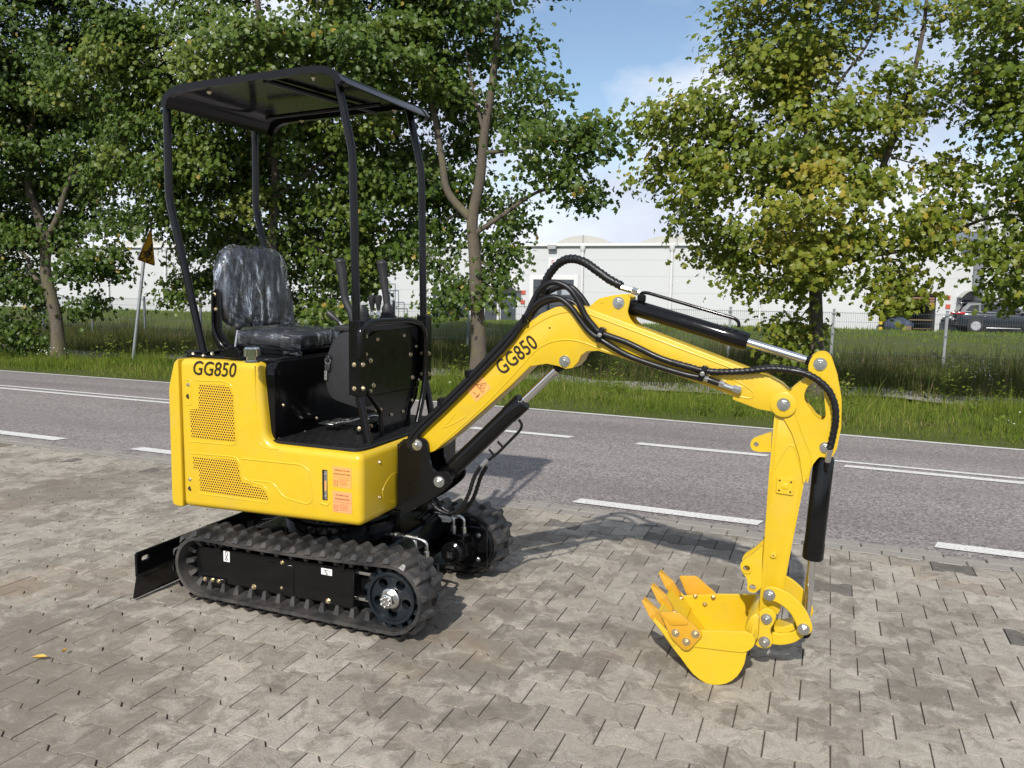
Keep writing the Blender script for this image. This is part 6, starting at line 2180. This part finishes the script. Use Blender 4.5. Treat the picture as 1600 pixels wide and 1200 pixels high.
# hoses over the boom crown, clamps and couplings
def bh(pts, Y, r=.0118, sp=False, nm='boom_hose'): return hose(nm, [PY(*p, Y) for p in pts], r, MT['hose'], boom, sp)
foot = [(640, 700), (641, 684), (655, 666), (690, 633), (740, 583), (790, 530)]
yo = YB0 - .020
bh(foot + [k5(*p) for p in ((0, 700), (70, 560), (130, 450), (190, 395), (270, 366), (360, 390), (440, 450), (510, 560), (570, 680), (640, 770), (715, 840))] + [R3(*p) for p in ((800, 345), (900, 393), (960, 415))], YB0 + .012 - .03)
bh([(x + 5, y + 5) for x, y in foot] + [k5(*p) for p in ((0, 720), (60, 620), (140, 545), (240, 506), (340, 525), (440, 610), (520, 720), (600, 820), (700, 895))] + [R3(*p) for p in ((800, 388), (900, 425), (1000, 455), (1060, 467))], YB0 - .016)
bh([k5(*p) for p in ((60, 620), (120, 540), (200, 470), (320, 412), (430, 410), (510, 480), (570, 560), (610, 640))], YB1 + .012)
bh([R3(*p) for p in ((955, 413), (1010, 428), (1060, 441), (1120, 447), (1215, 444), (1300, 436), (1380, 444), (1440, 462), (1490, 500), (1518, 550), (1524, 610), (1514, 670), (1503, 712))], YB0 - .020, .0118, True)
bh([R3(*p) for p in ((1215, 446), (1290, 432), (1360, 436), (1430, 450), (1470, 470))], YB0 + .06, .0118, True)
a, b = PY(*R3(1066, 468), YB0 - .016), PY(*R3(1195, 513), YB0 - .016)
cpl = rod('hose_coupling', a, b, .0095, MT['steel'], boom, 10)
for t0, t1, r_ in ((.0, .12, .0115), (.42, .55, .0135), (.80, .98, .0140)): lathe('coupling_nut', a.lerp(b, t0), a.lerp(b, t1), [(0, r_), (1, r_)], MT['steel'], cpl, 6)
lathe('coupling_hose', a.lerp(b, .12), a.lerp(b, .42), [(0, .0118), (1, .0118)], MT['hose'], cpl, 12)
for zx, zy, w in ((708, 318, 40), (1063, 452, 40)):
    cc = PY(*R3(zx, zy), YB0 - .018)
    d_ = (PY(*R3(zx + 30, zy + 12), YB0) - PY(*R3(zx, zy), YB0)).normalized(); u_ = Vector((-d_.z, 0, d_.x))
    V = []
    for s_ in (-1, 1):
        for q_ in (-1, 1):
            for y_ in (-.016, .019): V.append(cc + d_ * s_ * .011 + u_ * q_ * .030 + Vector((0, y_, 0)))
    bm = bmesh.new()
    vs = [bm.verts.new(v) for v in V]
    bmesh.ops.convex_hull(bm, input=vs)
    cl_ = bm_obj('hose_clamp', bm, MT['black'], boom, True, None, .005, 2)
    bolt(cc + Vector((0, -.016, 0)), .0095, cl_, (0, -1, 0), 'hex', 'steel')
for px, py in ((733, 586), (690, 630), (822, 500)):
    p = PY(px, py, YB0 - .01); bx_ = box('hose_tie', (p.x - .012, p.y - .022, p.z - .010), (p.x + .012, p.y + .03, p.z + .022), MT['black'], boom, .004, 1)

# ---------------------------------------------------------------- bucket
kb = ZM(1000, 860, 5.455)
BY0, BY1 = 2.850, 3.225
sidep = [(150, 600), (232, 690), (540, 682), (900, 692), (960, 720), (985, 770), (970, 815), (908, 866), (898, 930), (865, 1020), (785, 1110), (680, 1146), (560, 1132), (450, 1052), (350, 920), (270, 820), (140, 640)]
SP = XZ([kb(*p) for p in sidep], BY0)
bu = prism('bucket', SP, BY0, BY0 + .008, MT['yellow'], EX, bev=.0015, seg=1)
prism('far_side_plate', SP, BY1 - .008, BY1, MT['yellow'], bu, bev=.0015, seg=1)
# reinforcing band along the mouth
band = [(300, 700), (540, 682), (900, 692), (962, 720), (985, 770), (972, 812), (930, 850), (880, 868), (700, 848), (430, 815), (330, 800)]
prism('side_band', round_poly(XZ([kb(*p) for p in band], BY0), .006, 3), BY0 - .006, BY0 - .0003, MT['yellow'], bu, bev=.002, seg=1)
prism('side_band', round_poly(XZ([kb(*p) for p in band], BY0), .006, 3), BY1 + .0003, BY1 + .006, MT['yellow'], bu, bev=.002, seg=1)
# curved shell from lip round to the hinge side
sh = [(130, 622), (205, 728), (270, 820), (350, 920), (400, 990), (450, 1052), (505, 1098), (560, 1132), (620, 1146), (680, 1146), (735, 1135), (785, 1110), (830, 1070), (865, 1020), (888, 970), (898, 930), (908, 866), (955, 800), (965, 740)]
S2_ = [PY(*kb(*p), BY0) for p in sh]
V, Fc = [], []
n_ = len(S2_)
for i, p in enumerate(S2_):
    t = (S2_[min(i + 1, n_ - 1)] - S2_[max(i - 1, 0)]).normalized(); nr = Vector((-t.z, 0, t.x))
    for y, d_ in ((BY0 + .001, 0), (BY1 - .001, 0), (BY1 - .001, .009), (BY0 + .001, .009)):
        q_ = p + nr * d_; V.append((q_.x, y, q_.z))
for i in range(n_ - 1):
    for k in range(4):
        l = (k + 1) % 4; Fc.append((i * 4 + k, i * 4 + l, (i + 1) * 4 + l, (i + 1) * 4 + k))
Fc += [(3, 2, 1, 0), tuple(range(4 * n_ - 4, 4 * n_))]
mk('bucket_shell', V, Fc, MT['yellow'], bu, True).data.set_sharp_from_angle(angle=R(35))
# lip plate and teeth
L0, L1 = PY(*kb(118, 600), BY0), PY(*kb(285, 815), BY0)
dl = (L1 - L0).normalized(); nl_ = Vector((-dl.z, 0, dl.x))
if nl_.z < 0: nl_ = -nl_
V = []
for p in (L0 - dl * .005, L1):
    for y in (BY0 - .004, BY1 + .004):
        V += [Vector((p.x, y, p.z)) + nl_ * .011, Vector((p.x, y, p.z)) - nl_ * .002]
bm = bmesh.new(); bmesh.ops.convex_hull(bm, input=[bm.verts.new(v) for v in V])
bm_obj('lip_plate', bm, MT['yellow'], bu, True, None, .002, 1)
tip = PY(*kb(12, 392), BY0 + .03)
for ty in (BY0 + .030, (BY0 + BY1) / 2, BY1 - .030):
    tp = Vector((tip.x, ty, tip.z)); bs_ = Vector((L0.x, ty, L0.z)) + dl * .02 + nl_ * .006
    tp = tp.lerp(bs_, .10)
    dt = (bs_ - tp).normalized(); nt_ = Vector((-dt.z, 0, dt.x))
    if nt_.z < 0: nt_ = -nt_
    Lt = (bs_ - tp).length
    V = [tp + Vector((0, w, 0)) + nt_ * hh for w, hh in ((-.018, -.003), (.018, -.003), (-.017, .005), (.017, .005))]
    md = tp + dt * Lt * .62
    V += [md + Vector((0, w, 0)) + nt_ * hh for w, hh in ((-.028, -.013), (.028, -.013), (-.026, .013), (.026, .013), (0, .023))]
    en = bs_ + dt * .02
    V += [en + Vector((0, w, 0)) + nt_ * hh for w, hh in ((-.016, -.010), (.016, -.010), (-.015, .012), (.015, .012))]
    bm = bmesh.new(); bmesh.ops.convex_hull(bm, input=[bm.verts.new(v) for v in V])
    tt_ = bm_obj('tooth', bm, MT['yellow_cast'], bu, False, None, .0012, 1)
# side cutters
CUT = [(172, 522), (338, 527), (415, 598), (520, 690), (532, 728), (425, 845), (395, 852), (365, 842), (272, 745), (240, 690)]
for y0, y1 in ((BY0 - .018, BY0 - .0065), (BY1 + .0065, BY1 + .018)):
    cu_ = prism('side_cutter', round_poly(XZ([kb(*p) for p in CUT], BY0 - .012), .010, 4), y0, y1, MT['yellow_cast'], bu, bev=.003, seg=2)
    if y0 < 3:
        prism('cutter_ridge', round_poly(XZ([kb(*p) for p in ((190, 545), (335, 545), (412, 610), (408, 635), (262, 640))], BY0 - .02), .008, 3), y0 - .004, y0 - .0002, MT['yellow_cast'], cu_, bev=.003, seg=2)
        for zx, zy in ((303, 703), (472, 712), (395, 778)):
            c = PY(*kb(zx, zy), y0); lathe('washer', c, c + Vector((0, -.002, 0)), [(0, .0155), (1, .015)], MT['brass'], cu_, 20); bolt(c + Vector((0, -.002, 0)), .0115, cu_)
for zx, zy in ((472, 392), (624, 403), (553, 460)):
    bolt(PY(*kb(zx, zy), BY1 - .008), .0105, bu)
for zx, zy in ((335, 382), (397, 457), (270, 490)):
    q_ = PY(*kb(zx, zy), BY1 - .06); 
    yq = BY1 - .03 - (zy - 382) / 108 * .20 * 0
for ty in (BY0 + .030, (BY0 + BY1) / 2, BY1 - .030):
    b_ = Vector((L0.x, ty, L0.z)) + dl * .055 + nl_ * .011
    bolt(b_, .0105, bu, nl_)
# hinge: ears on the bucket, cross tube, links
YL0, YL1 = 2.978, 3.102
EARB = [(985, 600), (1010, 530), (1050, 495), (1085, 488), (1130, 505), (1160, 545), (1155, 590), (1128, 640), (1112, 680), (1125, 730), (1130, 780), (1108, 820), (1060, 832), (1020, 822), (985, 800), (975, 700)]
for y in (YL0 - .008, YL1 - .006): prism('hinge_ear', smooth_loop(XZ([kb(*p) for p in EARB], YL0), 2), y, y + .014, MT['yellow'], bu, bev=.003, seg=1)
a = PY(*kb(945, 640), YL0)
prism('hinge_block', XZ([kb(*p) for p in ((880, 700), (935, 590), (985, 560), (1010, 600), (1000, 790), (965, 800))], 2.90), 2.93, 3.15, MT['yellow'], bu, bev=.008, seg=2)
pin(*kb(1078, 584), YL0 - .008, .021, bu); pin(*kb(1060, 780), YL0 - .008, .022, bu)
# arm-to-link (curved) and link-to-bucket (curved)
def arc_link(name, pts_o, pts_i, ys, par):
    P = smooth_pts(pts_o) + smooth_pts(pts_i)[::-1]
    for y in ys: prism(name, XZ([kb(*p) for p in P], ys[0]), y, y + .013, MT['yellow'], par, bev=.003, seg=1)
def smooth_pts(pts): return [(v.x, v.y) for v in catmull([Vector((p[0], p[1], 0)) for p in pts], 4)]
arc_link('rocker_link', ((1045, 385), (1060, 330), (1110, 312), (1180, 325), (1270, 370), (1350, 435), (1410, 510), (1450, 590), (1470, 660), (1455, 705), (1420, 725)), ((1060, 410), (1095, 430), (1150, 440), (1220, 480), (1280, 540), (1320, 610), (1345, 680), (1375, 715), (1400, 725)), (YL0 - .024, YL1 + .010), dip)
arc_link('rocker_back', ((1235, 255), (1300, 290), (1370, 350), (1395, 400)), ((1225, 330), (1290, 360), (1340, 420), (1395, 470)), (YL1 + .0126,), dip)
arc_link('push_link', ((1125, 700), (1200, 712), (1300, 700), (1360, 660)), ((1115, 800), (1200, 810), (1310, 790), (1400, 735)), (YL0 + .006, YL1 - .020), dip)
prism('push_link_web', XZ([kb(*p) for p in ((1140, 650), (1220, 655), (1310, 625), (1330, 680), (1250, 712), (1140, 706))], YL0 + .02), YL0 + .02, YL1 - .02, MT['yellow'], dip, bev=.004, seg=1)
pin(*kb(1103, 380), YL0 - .024, .0225, dip)
pin(*kb(1395, 672), YL0 - .024, .0225, dip)
for zx, zy in ((1103, 380), (1395, 672), (1060, 780), (1078, 584)):
    p = PY(*kb(zx, zy), YL0); rod('pin_shaft', Vector((p.x, YL0 - .02, p.z)), Vector((p.x, YL1 + .02, p.z)), .013, MT['steel'], dip, 14)

# ---------------------------------------------------------------- small litter on the paving
MT['dryleaf'] = paint('yellow_dry_leaf', (.55, .34, .05), .7, var=.2)
for (px, py, s, a, lab) in ((62, 1030, .028, .5, 'curled yellow leaf lying on the paving at the lower left'), (101, 1020, .016, 1.9, 'small yellow leaf scrap beside the larger fallen leaf')):
    p = PZ(px, py, .002)
    V = [(p.x + s * (u * math.cos(a) - v * math.sin(a)), p.y + s * (u * math.sin(a) + v * math.cos(a)), p.z + .004 + .010 * abs(v) * 3 + .006 * u * u) for u, v in ((-1, 0), (-.4, .3), (.3, .36), (1, 0), (.3, -.3), (-.4, -.32), (0, 0))]
    V += [(x, y, z - .0006) for x, y, z in V]
    Fc = [(6, i, (i + 1) % 6) for i in range(6)] + [(13, 7 + (i + 1) % 6, 7 + i) for i in range(6)]
    tag(mk('fallen_leaf', V, Fc, MT['dryleaf']), lab, 'leaf', 'fallen leaves')
MT['pebble'] = paint('small_stones', (.35, .33, .30), .9, var=.4, ns=200)
Vs, Fs = [], []
rg2 = np.random.default_rng(9)
for q_ in range(420):
    y = rg2.uniform(1.4, 5.0); x = rg2.uniform(-.8 * y - 1, .36 * y + .3); r_ = rg2.uniform(.0012, .0036)
    m_ = len(Vs)
    for dx, dy, dz in ((1, 0, 0), (-1, 0, 0), (0, 1, 0), (0, -1, 0), (0, 0, 1)): Vs.append((x + dx * r_ * rg2.uniform(.7, 1.3), y + dy * r_ * rg2.uniform(.7, 1.3), z_near(x) + .0005 + dz * r_))
    Fs += [(m_, m_ + 2, m_ + 4), (m_ + 2, m_ + 1, m_ + 4), (m_ + 1, m_ + 3, m_ + 4), (m_ + 3, m_, m_ + 4)]
tag(mk('grit', Vs, Fs, MT['pebble']), 'fine stone grit scattered over the paving', 'grit', None, 'stuff')
